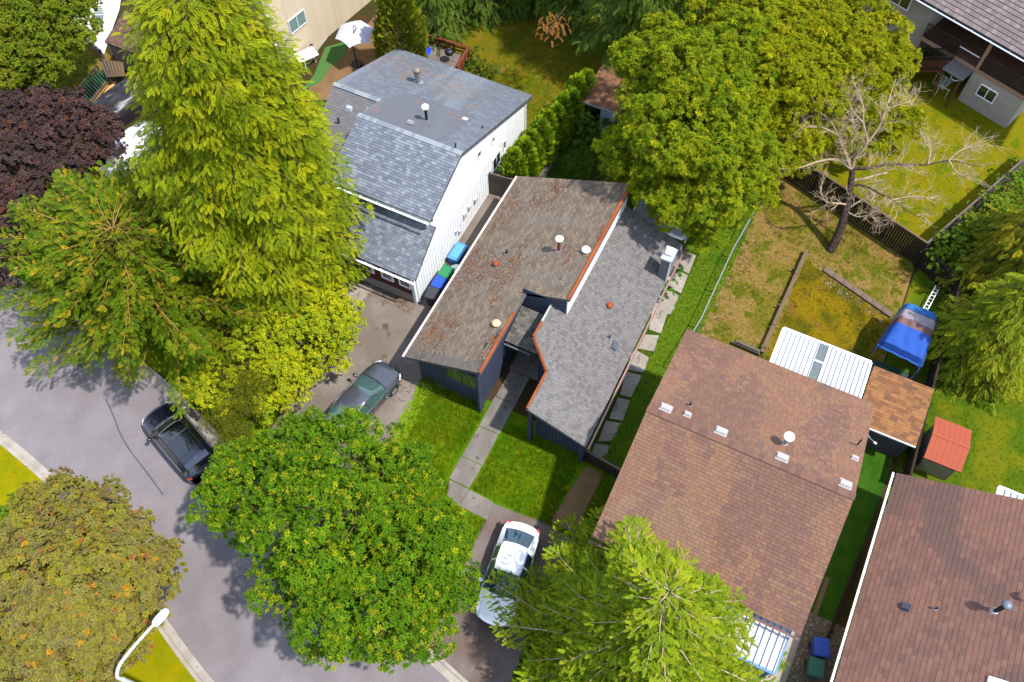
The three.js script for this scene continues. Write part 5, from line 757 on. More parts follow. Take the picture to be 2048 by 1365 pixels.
// ---------------------------------------------------------------- vegetation
const leafMat = (rough = 0.62, trans = 0.3) => new THREE.MeshPhysicalMaterial({ color: 0xffffff, roughness: rough, transmission: trans, thickness: 0, side: THREE.DoubleSide, vertexColors: true, specularIntensity: 0.08 });
const LEAF = leafMat(0.62, 0.18), NEEDLE = leafMat(0.75, 0.16), DRYLEAF = leafMat(0.75, 0.16);
const bark = MT(mottle(256, [84, 66, 54], [60, 48, 40], 8, 12, 1.3), 1), barkGrey = MT(mottle(256, [92, 78, 68], [54, 46, 42], 8, 16, 1.6), 1), twigGold = M(sr(120, 96, 40), 0.9), twigPale = MT(mottle(128, [184, 160, 132], [150, 128, 104], 8, 12, 1.2), 0.95);
function diamond(pos, col, b, dir, side, L, W, fold, c0 = 1, c1 = 1, tint = [1, 1, 1]) { // one leaf: base, two shoulders, tip
  const n = side.clone().cross(dir); const m = b.clone().addScaledVector(dir, L * 0.45), l = m.clone().addScaledVector(side, W / 2).addScaledVector(n, fold * W), r = m.clone().addScaledVector(side, -W / 2).addScaledVector(n, fold * W), t = b.clone().addScaledVector(dir, L);
  for (const [p, c] of [[b, c0], [l, (c0 + c1) / 2], [t, c1], [b, c0], [t, c1], [r, (c0 + c1) / 2]]) { pos.push(p.x, p.y, p.z); col.push(c * tint[0], c * tint[1], c * tint[2]); }
}
function leafGeo(pos, col) { const g = new THREE.BufferGeometry(); g.setAttribute('position', new THREE.Float32BufferAttribute(pos, 3)); g.setAttribute('color', new THREE.Float32BufferAttribute(col, 3)); g.computeVertexNormals(); return g; }
const UP = new THREE.Vector3(0, 1, 0);
const rdir = () => { const z = rr(-1, 1), a = rr(0, 6.283), r = Math.sqrt(1 - z * z); return new THREE.Vector3(r * Math.cos(a), z, r * Math.sin(a)); };
function leafBall(n, R, L, W, flat = 0.6) { // a twig end: many small leaves of differing tone in a flattened ball, up = +y
  const pos = [], col = []; for (let i = 0; i < n; i++) { const e = rdir(); e.y = Math.abs(e.y) * 1.1 - 0.25; e.normalize(); const f = Math.cbrt(rr(0.15, 1)), p = new THREE.Vector3(e.x * R * f, e.y * R * flat * f, e.z * R * f), d = e.clone().addScaledVector(UP, rr(-0.1, 0.5)).add(rdir().multiplyScalar(0.55)).normalize(), s = d.clone().cross(rdir()).normalize(), c = rr(0.62, 1.3), y = rnd() < 0.3 ? 1.35 : 1; diamond(pos, col, p, d, s, L * rr(0.7, 1.25), W * rr(0.8, 1.2), 0.15, c * 0.95, c, [y, 1 + (y - 1) * 0.4, 1]); } return leafGeo(pos, col); }
function star(nOut, nIn, L, W, warm = 1.35) { // a twig end seen from above: spreading older leaves, young upright ones in the middle
  const pos = [], col = []; for (let i = 0; i < nOut + nIn; i++) { const inn = i >= nOut, a = i * 2.4 + rr(-0.35, 0.35), t = inn ? rr(0.7, 1.3) : rr(0.0, 0.5), d = new THREE.Vector3(Math.cos(a) * Math.cos(t), Math.sin(t), Math.sin(a) * Math.cos(t)), s = d.clone().cross(UP).add(rdir().multiplyScalar(0.2)).normalize(), c = rr(0.7, 1.2); diamond(pos, col, new THREE.Vector3(rr(-0.02, 0.02), inn ? 0.03 : rr(-0.05, 0.02), rr(-0.02, 0.02)), d, s, L * (inn ? rr(0.5, 0.75) : rr(0.7, 1.15)), W * (inn ? 0.8 : 1), 0.18, c * 0.9, c, inn ? [warm, 1 + (warm - 1) * 0.45, 1] : [1, 1, 1]); } return leafGeo(pos, col); }
function rosette(n, L, W, tilt, spread = 0.25) { const pos = [], col = []; for (let i = 0; i < n; i++) { const a = i * 2.4 + rr(-0.3, 0.3), t = tilt + rr(-spread, spread), d = new THREE.Vector3(Math.cos(a) * Math.cos(t), Math.sin(t), Math.sin(a) * Math.cos(t)); const s = d.clone().cross(UP).normalize(); const c = rr(0.85, 1.15); diamond(pos, col, d.clone().multiplyScalar(L * 0.12), d, s, L * rr(0.75, 1.15), W, 0.18, c * 0.92, c); } return leafGeo(pos, col); }
function frond(len, pairs, L, W, ang, droop = 0.15, tips = 1) { // lies along +x, up +y
  const pos = [], col = []; for (let i = 0; i < pairs; i++) { const f = (i + 0.5) / pairs, b = new THREE.Vector3(f * len, -droop * f * f * len, 0); for (const s of [-1, 1]) { const a = ang + rr(-0.12, 0.12), d = new THREE.Vector3(Math.cos(a), rr(-0.12, 0.16), s * Math.sin(a)).normalize(), sd = d.clone().cross(UP).normalize(); const c = rr(0.65, 1.3); diamond(pos, col, b, d, sd, L * (0.6 + 0.6 * Math.sin(Math.PI * (0.15 + 0.8 * f))) * rr(0.85, 1.15), W, 0.1, c * 0.95, c * tips); } }
  diamond(pos, col, new THREE.Vector3(len * 0.9, -droop * 0.8 * len, 0), new THREE.Vector3(1, -droop, 0).normalize(), new THREE.Vector3(0, 0, 1), L, W, 0.1, 1, tips); return leafGeo(pos, col);
}
function brush(len, pairs, L, W, ang) { // fir spray: shoots that are needle-clad all round
  const pos = [], col = []; const shoot = (b, d, l, w) => { const s = d.clone().cross(UP).normalize(), n = s.clone().cross(d).normalize(), c = rr(0.75, 1.25); diamond(pos, col, b, d, s, l, w, 0.0, 0.85 * c, 1.2 * c); diamond(pos, col, b, d, n, l, w * 0.8, 0.0, 0.85 * c, 1.2 * c); };
  for (let i = 0; i < pairs; i++) { const f = (i + 0.4) / pairs, b = new THREE.Vector3(f * len, 0, 0); for (const s of [-1, 1]) { const a = ang + rr(-0.1, 0.1); shoot(b, new THREE.Vector3(Math.cos(a), rr(-0.05, 0.15), s * Math.sin(a)).normalize(), L * (1.15 - 0.5 * f), W); } } shoot(new THREE.Vector3(len * 0.8, 0, 0), new THREE.Vector3(1, 0.05, 0).normalize(), L, W * 1.1); shoot(new THREE.Vector3(0, 0, 0), new THREE.Vector3(1, 0, 0), len, W * 0.9); return leafGeo(pos, col);
}
let totalInst = 0;
function inst(tree, name, geo, mat, items) { const im = new THREE.InstancedMesh(geo, mat, items.length); im.name = name; const c = new THREE.Color(); items.forEach((it, i) => { im.setMatrixAt(i, it.m); im.setColorAt(i, c.setRGB(...it.c)); }); stuff(shade(im)); tree.add(im); totalInst += items.length; return im; }
const axisM = (p, n, s) => { const q = new THREE.Quaternion().setFromUnitVectors(UP, n.clone().normalize()), r = new THREE.Quaternion().setFromAxisAngle(UP, rr(0, 6.283)); return new THREE.Matrix4().compose(p, q.multiply(r), new THREE.Vector3(s, s, s)); };
const dirM = (p, d, s, roll = 0, up = UP) => { const x = d.clone().normalize(), z = x.clone().cross(up).normalize(), y = z.clone().cross(x).normalize(); if (roll) { y.applyAxisAngle(x, roll); z.applyAxisAngle(x, roll); } return new THREE.Matrix4().makeBasis(x.multiplyScalar(s), y.multiplyScalar(s), z.multiplyScalar(s)).setPosition(p); };
function tone(cols, k = 0.16) { const a = pick(cols), b = pick(cols), t = rnd(), f = 1 + rr(-k, k); return [lerp(a[0], b[0], t) * f, lerp(a[1], b[1], t) * f, lerp(a[2], b[2], t) * f]; }
function broadleaf(o) {
  seed(o.seed); const t = thing(o.name, o.label, o.category ?? 'tree', o.group);
  const L = o.lobes.map((l) => ({ c: at(l[0], l[1], l[2]), r: l[3], ry: l[3] * (l[4] ?? 0.8) }));
  const base = V3(o.trunk[0], o.trunk[1], 0); const wood = []; const big = L.slice();
  for (const l of big) { const n = o.sub ?? (l.r > 1.3 ? 9 : l.r > 0.8 ? 5 : 0); for (let k = 0; k < n; k++) { const d = rdir(); d.y = Math.abs(d.y) * 0.9 - 0.15; d.normalize(); L.push({ c: l.c.clone().add(new THREE.Vector3(d.x * l.r * 0.72, d.y * l.ry * 0.75, d.z * l.r * 0.72)), r: l.r * rr(0.26, 0.5), ry: l.ry * rr(0.26, 0.5) }); } l.r *= o.sub === 0 ? 1 : 0.86; l.ry *= 0.9; }
  if (o.trunkH) { const top = base.clone().add(new THREE.Vector3(rr(-0.2, 0.2), o.trunkH, rr(-0.2, 0.2))); mesh(t, 'trunk', taperGeo(curve([base, base.clone().lerp(top, 0.5).add(new THREE.Vector3(0.06, 0, 0.05)), top], 8), o.trunkR, o.trunkR * 0.7, 9), o.bark ?? bark);
    for (const l of big) { const mid = top.clone().lerp(l.c, 0.5); mid.y -= 0.3; wood.push(taperGeo(curve([top, mid, l.c], 7), o.trunkR * 0.5, 0.04, 6)); } }
  const items = []; const clumps = [];
  for (const l of L) {
    const n = Math.round(4 * Math.PI * l.r * l.ry / (o.cr * o.cr * (o.cd ?? 2.4)));
    for (let k = 0; k < n; k++) { const y = 1 - 2 * (k + rnd()) / n; if (y < -0.45) continue; const a = k * 2.39996 + rr(-0.4, 0.4), q = Math.sqrt(Math.max(0, 1 - y * y)); const d = new THREE.Vector3(q * Math.cos(a), y, q * Math.sin(a)); const f = 0.5 + 0.7 * n3(d.x * 2.6 + l.c.x, d.y * 2.6 + l.c.y, d.z * 2.6 + l.c.z) + rr(-0.08, 0.12); const p = l.c.clone().add(new THREE.Vector3(d.x * l.r * f, d.y * l.ry * f, d.z * l.r * f)); if (p.y < 0.25) continue;
      let inside = false; for (const m of L) if (m !== l) { const e = p.clone().sub(m.c); if ((e.x * e.x + e.z * e.z) / (m.r * m.r) + e.y * e.y / (m.ry * m.ry) < 0.4) { inside = true; break; } } if (!inside) clumps.push({ p, d, l }); }
  }
  for (const c of clumps) {
    const cr = o.cr * rr(0.6, 1.15), n = Math.round(o.density * cr * cr * rr(0.75, 1.2)), tn = tone(o.cols, 0.12);
    if (rnd() < (o.twigs ?? 0.35) && o.trunkH) { wood.push(taperGeo([c.l.c, c.l.c.clone().lerp(c.p, 0.6).add(new THREE.Vector3(0, 0.1, 0)), c.p], 0.035, 0.012, 4)); }
    for (let k = 0; k < n; k++) { const e = rdir().addScaledVector(c.d, 0.55).addScaledVector(UP, 0.35).normalize(); const r = cr * (rnd() < 0.22 ? rr(0.3, 0.75) : rr(0.8, 1.06)); const p = c.p.clone().add(new THREE.Vector3(e.x * r, e.y * r * 0.8, e.z * r)); const nn = e.clone().multiplyScalar(0.6).addScaledVector(UP, 0.55).addScaledVector(rdir(), 0.4); const cc = mix3(tn, tone(o.cols), 0.55); items.push({ m: o.dirGeo ? dirM(p, e.clone().add(rdir().multiplyScalar(0.4)).setY(e.y * 0.4 + (o.dirY ?? 0)), rr(0.75, 1.25)) : axisM(p, nn, rr(0.55, 1.25) * (o.scale ?? 1)), c: o.odd && rnd() < o.odd[0] ? tone(o.odd[1]) : cc }); }
  }
  for (const l of big) { const n = Math.round((o.fill ?? 14) * l.r * l.r * l.ry); for (let k = 0; k < n; k++) { const e = rdir(), f = Math.cbrt(rnd()) * 0.72, p = l.c.clone().add(new THREE.Vector3(e.x * l.r * f, e.y * l.ry * f, e.z * l.r * f)); if (p.y < 0.2) continue; items.push({ m: axisM(p, e.multiplyScalar(0.4).addScaledVector(UP, 0.8), rr(0.9, 1.4) * (o.scale ?? 1)), c: tone(o.cols) }); } }
  if (wood.length) stuff(mesh(t, 'branches', merge(wood), o.bark ?? bark));
  inst(t, 'crown', o.geo, o.mat ?? LEAF, items); return t;
}
function conifer(o) {
  seed(o.seed); const t = thing(o.name, o.label, 'tree', o.group); const base = V3(o.base[0], o.base[1], 0), lean = o.lean ?? [0, 0]; const axis = (y) => base.clone().add(new THREE.Vector3(lean[0] * y / o.H, y, -lean[1] * y / o.H));
  mesh(t, 'trunk', taperGeo([0, 0.25, 0.5, 0.75, 1].map((f) => axis(f * o.H * 0.985)), o.trunkR, 0.03, 9), bark);
  const wood = [], items = []; let row = 0;
  for (let y = o.h0; y < o.H; y += o.dh * (1 - 0.35 * (y - o.h0) / (o.H - o.h0)), row++) {
    const f = (y - o.h0) / (o.H - o.h0), R = o.R * o.profile(f), n = Math.max(3, Math.round(o.per * (0.55 + 0.6 * o.profile(f))));
    for (let k = 0; k < n; k++) {
      const az = (k + (row % 2) * 0.5 + rr(-0.3, 0.3)) / n * 6.283, nz = n2(Math.cos(az) * 2 + 9 + y * 0.4, Math.sin(az) * 2 + 9 + o.seed, 64); const Lb = Math.max(0.3, R * (o.even ? 0.8 + 0.3 * nz : 0.62 + 0.62 * nz) * rr(0.88, 1.12)); const yy = y + rr(-0.2, 0.2) * o.dh;
      const out = new THREE.Vector3(Math.cos(az), 0, Math.sin(az)), st = axis(yy); const rise = o.rise(f) + rr(-0.06, 0.06), dr = o.droop(f);
      if (rnd() < (o.skip ?? 0.06)) continue; const cu = rr(-1, 1) * (o.curl ?? 0.2), sdv = out.clone().cross(UP); const at_ = (s) => st.clone().addScaledVector(out, Lb * s).addScaledVector(sdv, cu * Lb * s * s).add(new THREE.Vector3(0, Lb * (rise * s - dr * s * s + (o.lift ?? 0) * s * s * s), 0));
      const pts = [0, 0.33, 0.66, 1].map(at_); wood.push(taperGeo(pts, 0.016 + 0.013 * Lb, 0.008, 4));
      let tn = tone(o.cols, 0.12), blk = 0; const step = o.step;
      for (let s = o.s0 ?? 0.22; s < 1.0; s += step / Lb) { if (++blk % 2 === 0) tn = tone(o.cols, 0.15);
        const p0 = at_(s), fw = at_(Math.min(1, s + 0.05)).sub(at_(Math.max(0, s - 0.05))).normalize(); const wdt = Math.min(o.maxSide, Lb * o.fan * Math.pow(1 - s, 0.75) * (0.4 + s) + 0.1);
        for (const sd of [-1, 1]) { const sideDir = out.clone().cross(UP).multiplyScalar(sd).multiplyScalar(Math.sin(o.sideAng)).addScaledVector(fw, Math.cos(o.sideAng)).addScaledVector(UP, o.sideY + rr(-0.08, 0.08)).normalize();
          for (let q = 0.02; q < wdt; q += o.chain) { if (rnd() < 0.08) continue; const p = p0.clone().addScaledVector(sideDir, q).add(new THREE.Vector3(rr(-0.05, 0.05), -o.sag * q * q + rr(-0.05, 0.05), rr(-0.05, 0.05))); const d = sideDir.clone().addScaledVector(fw, 0.35).addScaledVector(UP, o.tipY + rr(-0.22, 0.22)).add(rdir().multiplyScalar(o.wild ?? 0.28)); items.push({ m: dirM(p, d, rr(0.7, 1.25) * o.scale, rr(-1, 1) * (o.roll ?? 0.7)), c: o.axis && q < 0.1 && blk % 3 ? tone(o.axis) : mix3(tn, tone(o.cols), 0.3) }); } }
      }
      items.push({ m: dirM(at_(0.97), out.clone().addScaledVector(UP, 0.1), o.scale * 1.1, rr(-0.3, 0.3)), c: tn });
    }
  }
  for (let k = 0; k < 8; k++) items.push({ m: dirM(axis(o.H - 0.1 - k * 0.08), new THREE.Vector3(rr(-0.6, 0.6), 1.2, rr(-0.6, 0.6)), o.scale * 0.8, rr(0, 3)), c: tone(o.cols) });
  stuff(mesh(t, 'branches', merge(wood), o.bark ?? bark)); inst(t, 'crown', o.geo, o.mat ?? NEEDLE, items); return t;
}
function thuja(o) {
  seed(o.seed); const t = thing(o.name ?? 'cedar_shrub', o.label, o.category ?? 'shrub', o.group); const b = V3(o.at[0], o.at[1], 0); mesh(t, 'trunk', rodGeo(b, b.clone().setY(o.H * 0.8), 0.07, 0.02, 6), bark); const items = [];
  const n = Math.round(o.H * o.R * 6.3 * o.density); for (let i = 0; i < n; i++) { const f = Math.pow((i + rnd()) / n, 1.15), a = i * 2.39996, prof = Math.pow(Math.sin(Math.PI * Math.min(1, 0.28 + 0.72 * f)), 0.75) * (f > 0.85 ? (1 - f) / 0.15 * 0.6 + 0.4 : 1); const k = 0.82 + 0.3 * n3(Math.cos(a) * 2 + o.seed, f * o.H * 1.6, Math.sin(a) * 2); const r = o.R * prof * k * rr(0.9, 1.06), out = new THREE.Vector3(Math.cos(a), 0, Math.sin(a)); const p = b.clone().addScaledVector(out, r).setY(0.12 + f * (o.H - 0.15)); items.push({ m: dirM(p, out.clone().multiplyScalar(0.6).addScaledVector(UP, rr(0.5, 1.1)).add(rdir().multiplyScalar(0.3)), rr(0.7, 1.2) * (o.scale ?? 1), rr(0, 3), out), c: tone(o.cols) }); }
  inst(t, 'crown', o.geo, NEEDLE, items); return t;
}
seed(1);
const gRosette = star(10, 6, 0.16, 0.056, 1.5), gRosetteBig = star(10, 5, 0.2, 0.075, 1.4), gMaple = star(9, 4, 0.16, 0.1, 1.25), gPlum = leafBall(26, 0.17, 0.1, 0.075, 0.5), gFine = leafBall(30, 0.12, 0.055, 0.028), gAsh = star(14, 7, 0.23, 0.052, 1.3);
const gSprig = frond(0.28, 8, 0.085, 0.036, 0.95, 0.1), gCedar = frond(0.4, 10, 0.12, 0.032, 0.72, 0.35), gThuja = frond(0.26, 5, 0.1, 0.04, 0.7, 0.05), gFir = brush(0.3, 8, 0.1, 0.034, 0.8), gIvy = rosette(8, 0.13, 0.1, 0.3, 0.3);

// -- tall cedar left of the white house
conifer({ name: 'cedar_tree', label: 'huge yellow-green cedar towering in front of the white house', seed: 1001, base: [-23.5, 18.7], lean: [1.1, 0], skip: 0.02, curl: 0.15, even: true, H: 19.0, R: 4.8, h0: 1.6, dh: 0.46, per: 13, trunkR: 0.45, profile: (f) => Math.pow(1 - f, 0.29), rise: (f) => 0.05 + 0.3 * f, droop: () => 0.42, lift: 0.1, step: 0.26, fan: 0.46, maxSide: 1.2, sideAng: 0.85, sideY: -0.06, sag: 0.14, chain: 0.21, tipY: -0.12, roll: 0.7, wild: 0.4, scale: 0.8, geo: gCedar, cols: [[0.22, 0.25, 0.005], [0.16, 0.21, 0.005], [0.07, 0.12, 0.005], [0.29, 0.28, 0.006]] });
// -- feathery tree by the street
conifer({ name: 'feathery_tree', label: 'broad feathery-leaved tree spreading over the road behind black car', seed: 1002, base: [-27.4, 13.9], H: 7.8, R: 6.6, h0: 1.8, dh: 0.5, per: 12, trunkR: 0.3, profile: (f) => Math.sqrt(Math.max(0.04, 1 - f * f * 0.97)), rise: (f) => 0.2 + 0.55 * f, droop: (f) => 0.14 + 0.3 * f, step: 0.24, fan: 0.3, maxSide: 0.9, sideAng: 0.8, sideY: 0.06, sag: 0.1, chain: 0.2, tipY: 0.08, roll: 1.2, wild: 0.5, curl: 0.3, scale: 1.0, axis: [[0.3, 0.21, 0.008], [0.22, 0.2, 0.008], [0.15, 0.18, 0.008]], bark: twigGold, geo: gSprig, mat: LEAF, cols: [[0.08, 0.14, 0.005], [0.11, 0.165, 0.005], [0.16, 0.17, 0.006], [0.045, 0.095, 0.005]] });
// -- fir at the bottom
conifer({ name: 'fir_tree', label: 'bright green fir with bare pale twigs between white car and brown roof', seed: 1003, base: [1.1, 8.2], H: 13.0, R: 5.7, h0: 1.2, dh: 0.66, per: 9, curl: 0.22, skip: 0.05, trunkR: 0.3, profile: (f) => Math.pow(1 - f, 0.68), rise: (f) => 0.02 + 0.25 * f, droop: () => 0.2, lift: 0.1, step: 0.2, fan: 0.4, maxSide: 1.0, sideAng: 0.95, sideY: -0.02, sag: 0.12, chain: 0.16, tipY: 0.06, s0: 0.2, scale: 0.9, wild: 0.45, roll: 1.0, geo: gFir, bark: twigPale, cols: [[0.18, 0.25, 0.01], [0.22, 0.28, 0.01], [0.12, 0.19, 0.01], [0.27, 0.29, 0.012]] });
// -- right-hand cedars
const goldC = [[0.15, 0.15, 0.008], [0.1, 0.13, 0.008], [0.07, 0.1, 0.008], [0.26, 0.2, 0.008]];
conifer({ name: 'cedar_tree', label: 'dark cedar with golden branch tips beside the ivy fence', seed: 1004, base: [11.9, 35.0], H: 9.0, R: 4.3, h0: 0.8, dh: 0.5, per: 10, trunkR: 0.25, profile: (f) => Math.pow(1 - f, 0.7), rise: (f) => 0.05 + 0.25 * f, droop: () => 0.38, step: 0.34, fan: 0.5, maxSide: 1.2, sideAng: 0.75, sideY: -0.15, sag: 0.14, chain: 0.32, tipY: -0.3, scale: 1.1, geo: gCedar, cols: goldC });
conifer({ name: 'cedar_tree', label: 'green cedar overhanging the blue tarp shelter and shed lawn', seed: 1005, base: [10.9, 29.6], H: 7.6, R: 2.9, h0: 0.7, dh: 0.46, per: 10, trunkR: 0.22, profile: (f) => Math.pow(1 - f, 0.6), rise: (f) => 0.05 + 0.25 * f, droop: () => 0.36, step: 0.32, fan: 0.5, maxSide: 1.1, sideAng: 0.8, sideY: -0.1, sag: 0.12, chain: 0.3, tipY: -0.2, scale: 1.05, geo: gCedar, cols: [[0.15, 0.19, 0.008], [0.1, 0.14, 0.008], [0.2, 0.2, 0.008]] });
// -- dark conifers across the back
[[878, 62, 7, 2.0, 'dark evergreen behind the blue tarp and wooden deck'], [955, 20, 10, 2.2, 'dark evergreen at the top of shaded lawn, beside taller evergreen'], [1050, -10, 11, 2.5, 'dark evergreen with dead orange branch above shaded lawn'], [1272, 150, 17, 3.4, 'dark evergreen with drooping boughs above the small open shed'], [1320, 130, 15, 3.0, 'dark evergreen touching the leafy ash tree'], [930, -30, 9, 2.4, 'tall dark evergreen behind the wooden deck row'], [1150, 30, 16, 3.4, 'tall dark evergreen at the back of evergreen row'], [1400, 90, 9, 2.4, 'dark evergreen behind the yellow-green ash crown']].forEach(([px, py, H, R, lab], i) => { conifer({ name: 'evergreen_tree', label: lab, group: 'evergreens along the back of the yards', seed: 1100 + i, base: uvAt(px, py, 0), H, R, h0: H > 12 ? 2.6 : 0.6, dh: 0.55, per: 9, trunkR: 0.22, profile: (f) => Math.pow(1 - f, 0.55), rise: (f) => 0.05 + 0.3 * f, droop: () => 0.45, step: 0.36, fan: 0.5, maxSide: 1.0, sideAng: 0.8, sideY: -0.15, sag: 0.14, chain: 0.34, tipY: -0.3, scale: 1.15, geo: gCedar, cols: [[0.075, 0.12, 0.014], [0.05, 0.09, 0.014], [0.1, 0.15, 0.014]] }); });
{ const p = at(1108, 45, 5.5), t = thing('dead_bough', 'dead orange-brown bough hanging among dark evergreens', 'branch'); seed(3); const it = []; mesh(t, 'stem', taperGeo([p.clone().add(new THREE.Vector3(0.2, 0.3, -1.2)), p, p.clone().add(new THREE.Vector3(-0.2, -0.6, 0.8))], 0.04, 0.01, 5), bark); for (let i = 0; i < 90; i++) { const q = p.clone().add(new THREE.Vector3(rr(-0.8, 0.8), rr(-0.7, 0.4), rr(-0.9, 0.9))); it.push({ m: dirM(q, new THREE.Vector3(rr(-1, 1), -0.6, rr(-1, 1)), rr(0.6, 1)), c: tone([[0.3, 0.12, 0.03], [0.22, 0.1, 0.03]]) }); } inst(t, 'dry_foliage', gCedar, DRYLEAF, it); }
// -- broadleaf trees
broadleaf({ name: 'street_tree', label: 'large round green tree between black car and white car', seed: 1201, trunk: [-10.8, 7.9], trunkH: 3.0, trunkR: 0.28, cr: 0.5, cd: 2.7, density: 110, fill: 18, scale: 1.0, geo: gRosette, cols: [[0.09, 0.19, 0.006], [0.065, 0.15, 0.006], [0.12, 0.22, 0.006], [0.05, 0.12, 0.006]], odd: [0.17, [[0.24, 0.27, 0.008], [0.18, 0.24, 0.008]]], lobes: [[655, 935, 6, 2.3], [545, 985, 5.2, 2.3], [470, 1000, 4.2, 1.5], [650, 1050, 7, 2.7], [785, 965, 5.2, 1.8], [815, 1100, 6, 2.3], [715, 1180, 6, 2.4], [600, 1160, 4.8, 1.7], [845, 1215, 4.2, 1.8], [790, 1275, 3.6, 1.2], [660, 1245, 3.6, 1.3], [900, 1150, 4, 1.1], [590, 880, 4.4, 1.2], [705, 870, 3.8, 0.9], [480, 930, 4.0, 1.0], [810, 910, 3.6, 0.8]] });
broadleaf({ name: 'magnolia_shrub', label: 'bright yellow-green broad-leaved shrub leaning over the driveway edge', category: 'shrub', seed: 1202, trunk: [-19.6, 14.3], trunkH: 1.2, trunkR: 0.12, cr: 0.5, density: 90, geo: gRosette, cols: [[0.42, 0.42, 0.01], [0.36, 0.39, 0.01], [0.25, 0.32, 0.01], [0.15, 0.23, 0.01]], lobes: [[600, 592, 2.2, 1.2], [560, 622, 2.5, 1.5], [650, 640, 2.6, 1.6], [600, 690, 2.8, 1.6], [530, 680, 2.6, 1.5], [692, 662, 2.0, 1.0], [575, 755, 2.0, 1.4], [640, 720, 1.8, 1.1], [545, 800, 1.7, 1.1]] });
broadleaf({ name: 'magnolia_shrub', label: 'small yellow-green shrub hanging over the black car', category: 'shrub', seed: 1203, trunk: [-21.4, 11.2], trunkH: 1.2, trunkR: 0.08, cr: 0.5, density: 68, geo: gRosette, cols: [[0.4, 0.4, 0.01], [0.33, 0.36, 0.01], [0.22, 0.29, 0.01]], lobes: [[425, 772, 2.3, 1.1], [388, 780, 2.2, 0.7], [465, 762, 2.3, 0.9], [440, 810, 1.9, 0.8]] });
broadleaf({ name: 'olive_shrub', label: 'fine-leaved olive-green shrub between yellow-green shrubs and street tree', category: 'shrub', seed: 1204, trunk: [-19.6, 11.4], trunkH: 1.0, trunkR: 0.08, cr: 0.5, density: 110, geo: gFine, cols: [[0.13, 0.14, 0.01], [0.1, 0.12, 0.01]], lobes: [[490, 775, 2.0, 1.4], [468, 828, 1.6, 1.1], [520, 740, 1.9, 1.0], [450, 838, 1.5, 0.9], [478, 880, 1.4, 0.9]] });
broadleaf({ name: 'maple_tree', label: 'olive and rust-toned maple under the street lamp arm', seed: 1205, trunk: [-20.2, -1.0], trunkH: 2.6, trunkR: 0.22, cr: 0.55, cd: 2.1, density: 105, scale: 1.0, geo: gMaple, mat: DRYLEAF, cols: [[0.2, 0.18, 0.03], [0.16, 0.155, 0.04], [0.22, 0.21, 0.015], [0.16, 0.125, 0.05]], odd: [0.05, [[0.36, 0.2, 0.015], [0.24, 0.11, 0.03]]], lobes: [[115, 1055, 4.2, 1.9], [60, 1130, 4.6, 2.3], [200, 1095, 4.2, 1.9], [150, 1190, 5, 2.5], [270, 1170, 3.6, 1.7], [60, 1250, 4.8, 2.5], [170, 1285, 4.6, 2.1], [95, 1350, 4.4, 2.2], [245, 1275, 3.6, 1.1], [195, 1005, 3.4, 1.0], [330, 1115, 3.0, 0.75], [20, 1340, 4, 2], [240, 1040, 3.2, 0.9]] });
const ashLobes = [[1370, 270, 8, 2.6], [1310, 220, 7, 1.9], [1262, 300, 5.5, 1.6], [1330, 375, 5.5, 2.1], [1420, 375, 6, 2.3], [1440, 270, 8, 2.5], [1390, 170, 8.5, 2.4], [1290, 130, 7.5, 1.7], [1420, 455, 3.5, 1.2], [1345, 425, 3.8, 1.0], [1480, 330, 6.5, 1.9], [1240, 350, 3.5, 0.9], [1505, 380, 4.5, 1.1], [1470, 100, 8.5, 2.3], [1340, 90, 8, 1.7]];
broadleaf({ name: 'ash_tree', label: 'big leafy green tree overhanging the back of the dark blue house', seed: 1206, trunk: [-6.6, 31.6], trunkH: 3.6, trunkR: 0.3, cr: 0.5, cd: 2.6, density: 95, scale: 0.85, geo: gAsh, cols: [[0.14, 0.21, 0.006], [0.18, 0.23, 0.006], [0.23, 0.25, 0.006], [0.1, 0.17, 0.006]], odd: [0.18, [[0.3, 0.3, 0.006], [0.24, 0.27, 0.006]]], lobes: ashLobes });
broadleaf({ name: 'ash_tree', label: 'big yellow-green tree standing between dead tree and deck house', seed: 1207, trunk: [-0.6, 40.6], trunkH: 3.4, trunkR: 0.28, cr: 0.48, cd: 2.6, density: 95, scale: 0.85, geo: gAsh, cols: [[0.2, 0.24, 0.005], [0.25, 0.26, 0.005], [0.16, 0.21, 0.005], [0.28, 0.26, 0.006]], odd: [0.18, [[0.34, 0.32, 0.006], [0.28, 0.29, 0.006]]], lobes: [[1560, 60, 8, 2.5], [1640, 100, 8, 2.5], [1720, 80, 7.5, 2.1], [1600, 190, 6.5, 2.2], [1700, 180, 4.5, 2.0], [1775, 130, 4.5, 1.5], [1660, 262, 2.8, 1.6], [1560, 275, 5.5, 2.0], [1755, 225, 2.8, 1.4], [1480, 20, 8, 2.2], [1620, 0, 8, 2.4], [1585, 318, 2.5, 1.0], [1820, 250, 1.8, 1.0], [1735, 280, 1.8, 1.1], [1540, 160, 8, 2.2]] });
broadleaf({ name: 'yard_tree', label: 'green tree over the sloping yard beside the white patio', seed: 1208, trunk: [-44.5, 22.5], trunkH: 2.6, trunkR: 0.22, cr: 0.55, cd: 2.1, density: 80, scale: 0.9, geo: gRosetteBig, cols: [[0.12, 0.19, 0.01], [0.17, 0.22, 0.01], [0.08, 0.14, 0.01], [0.2, 0.19, 0.015]], lobes: [[60, 40, 7, 2.3], [130, 55, 6, 1.7], [30, 100, 6, 2.1], [100, 110, 5, 1.7], [150, 30, 5, 1.4], [40, 165, 4, 1.7], [10, 20, 7, 2.5], [90, -20, 6.5, 2.4], [0, 190, 3.5, 1.5]] });
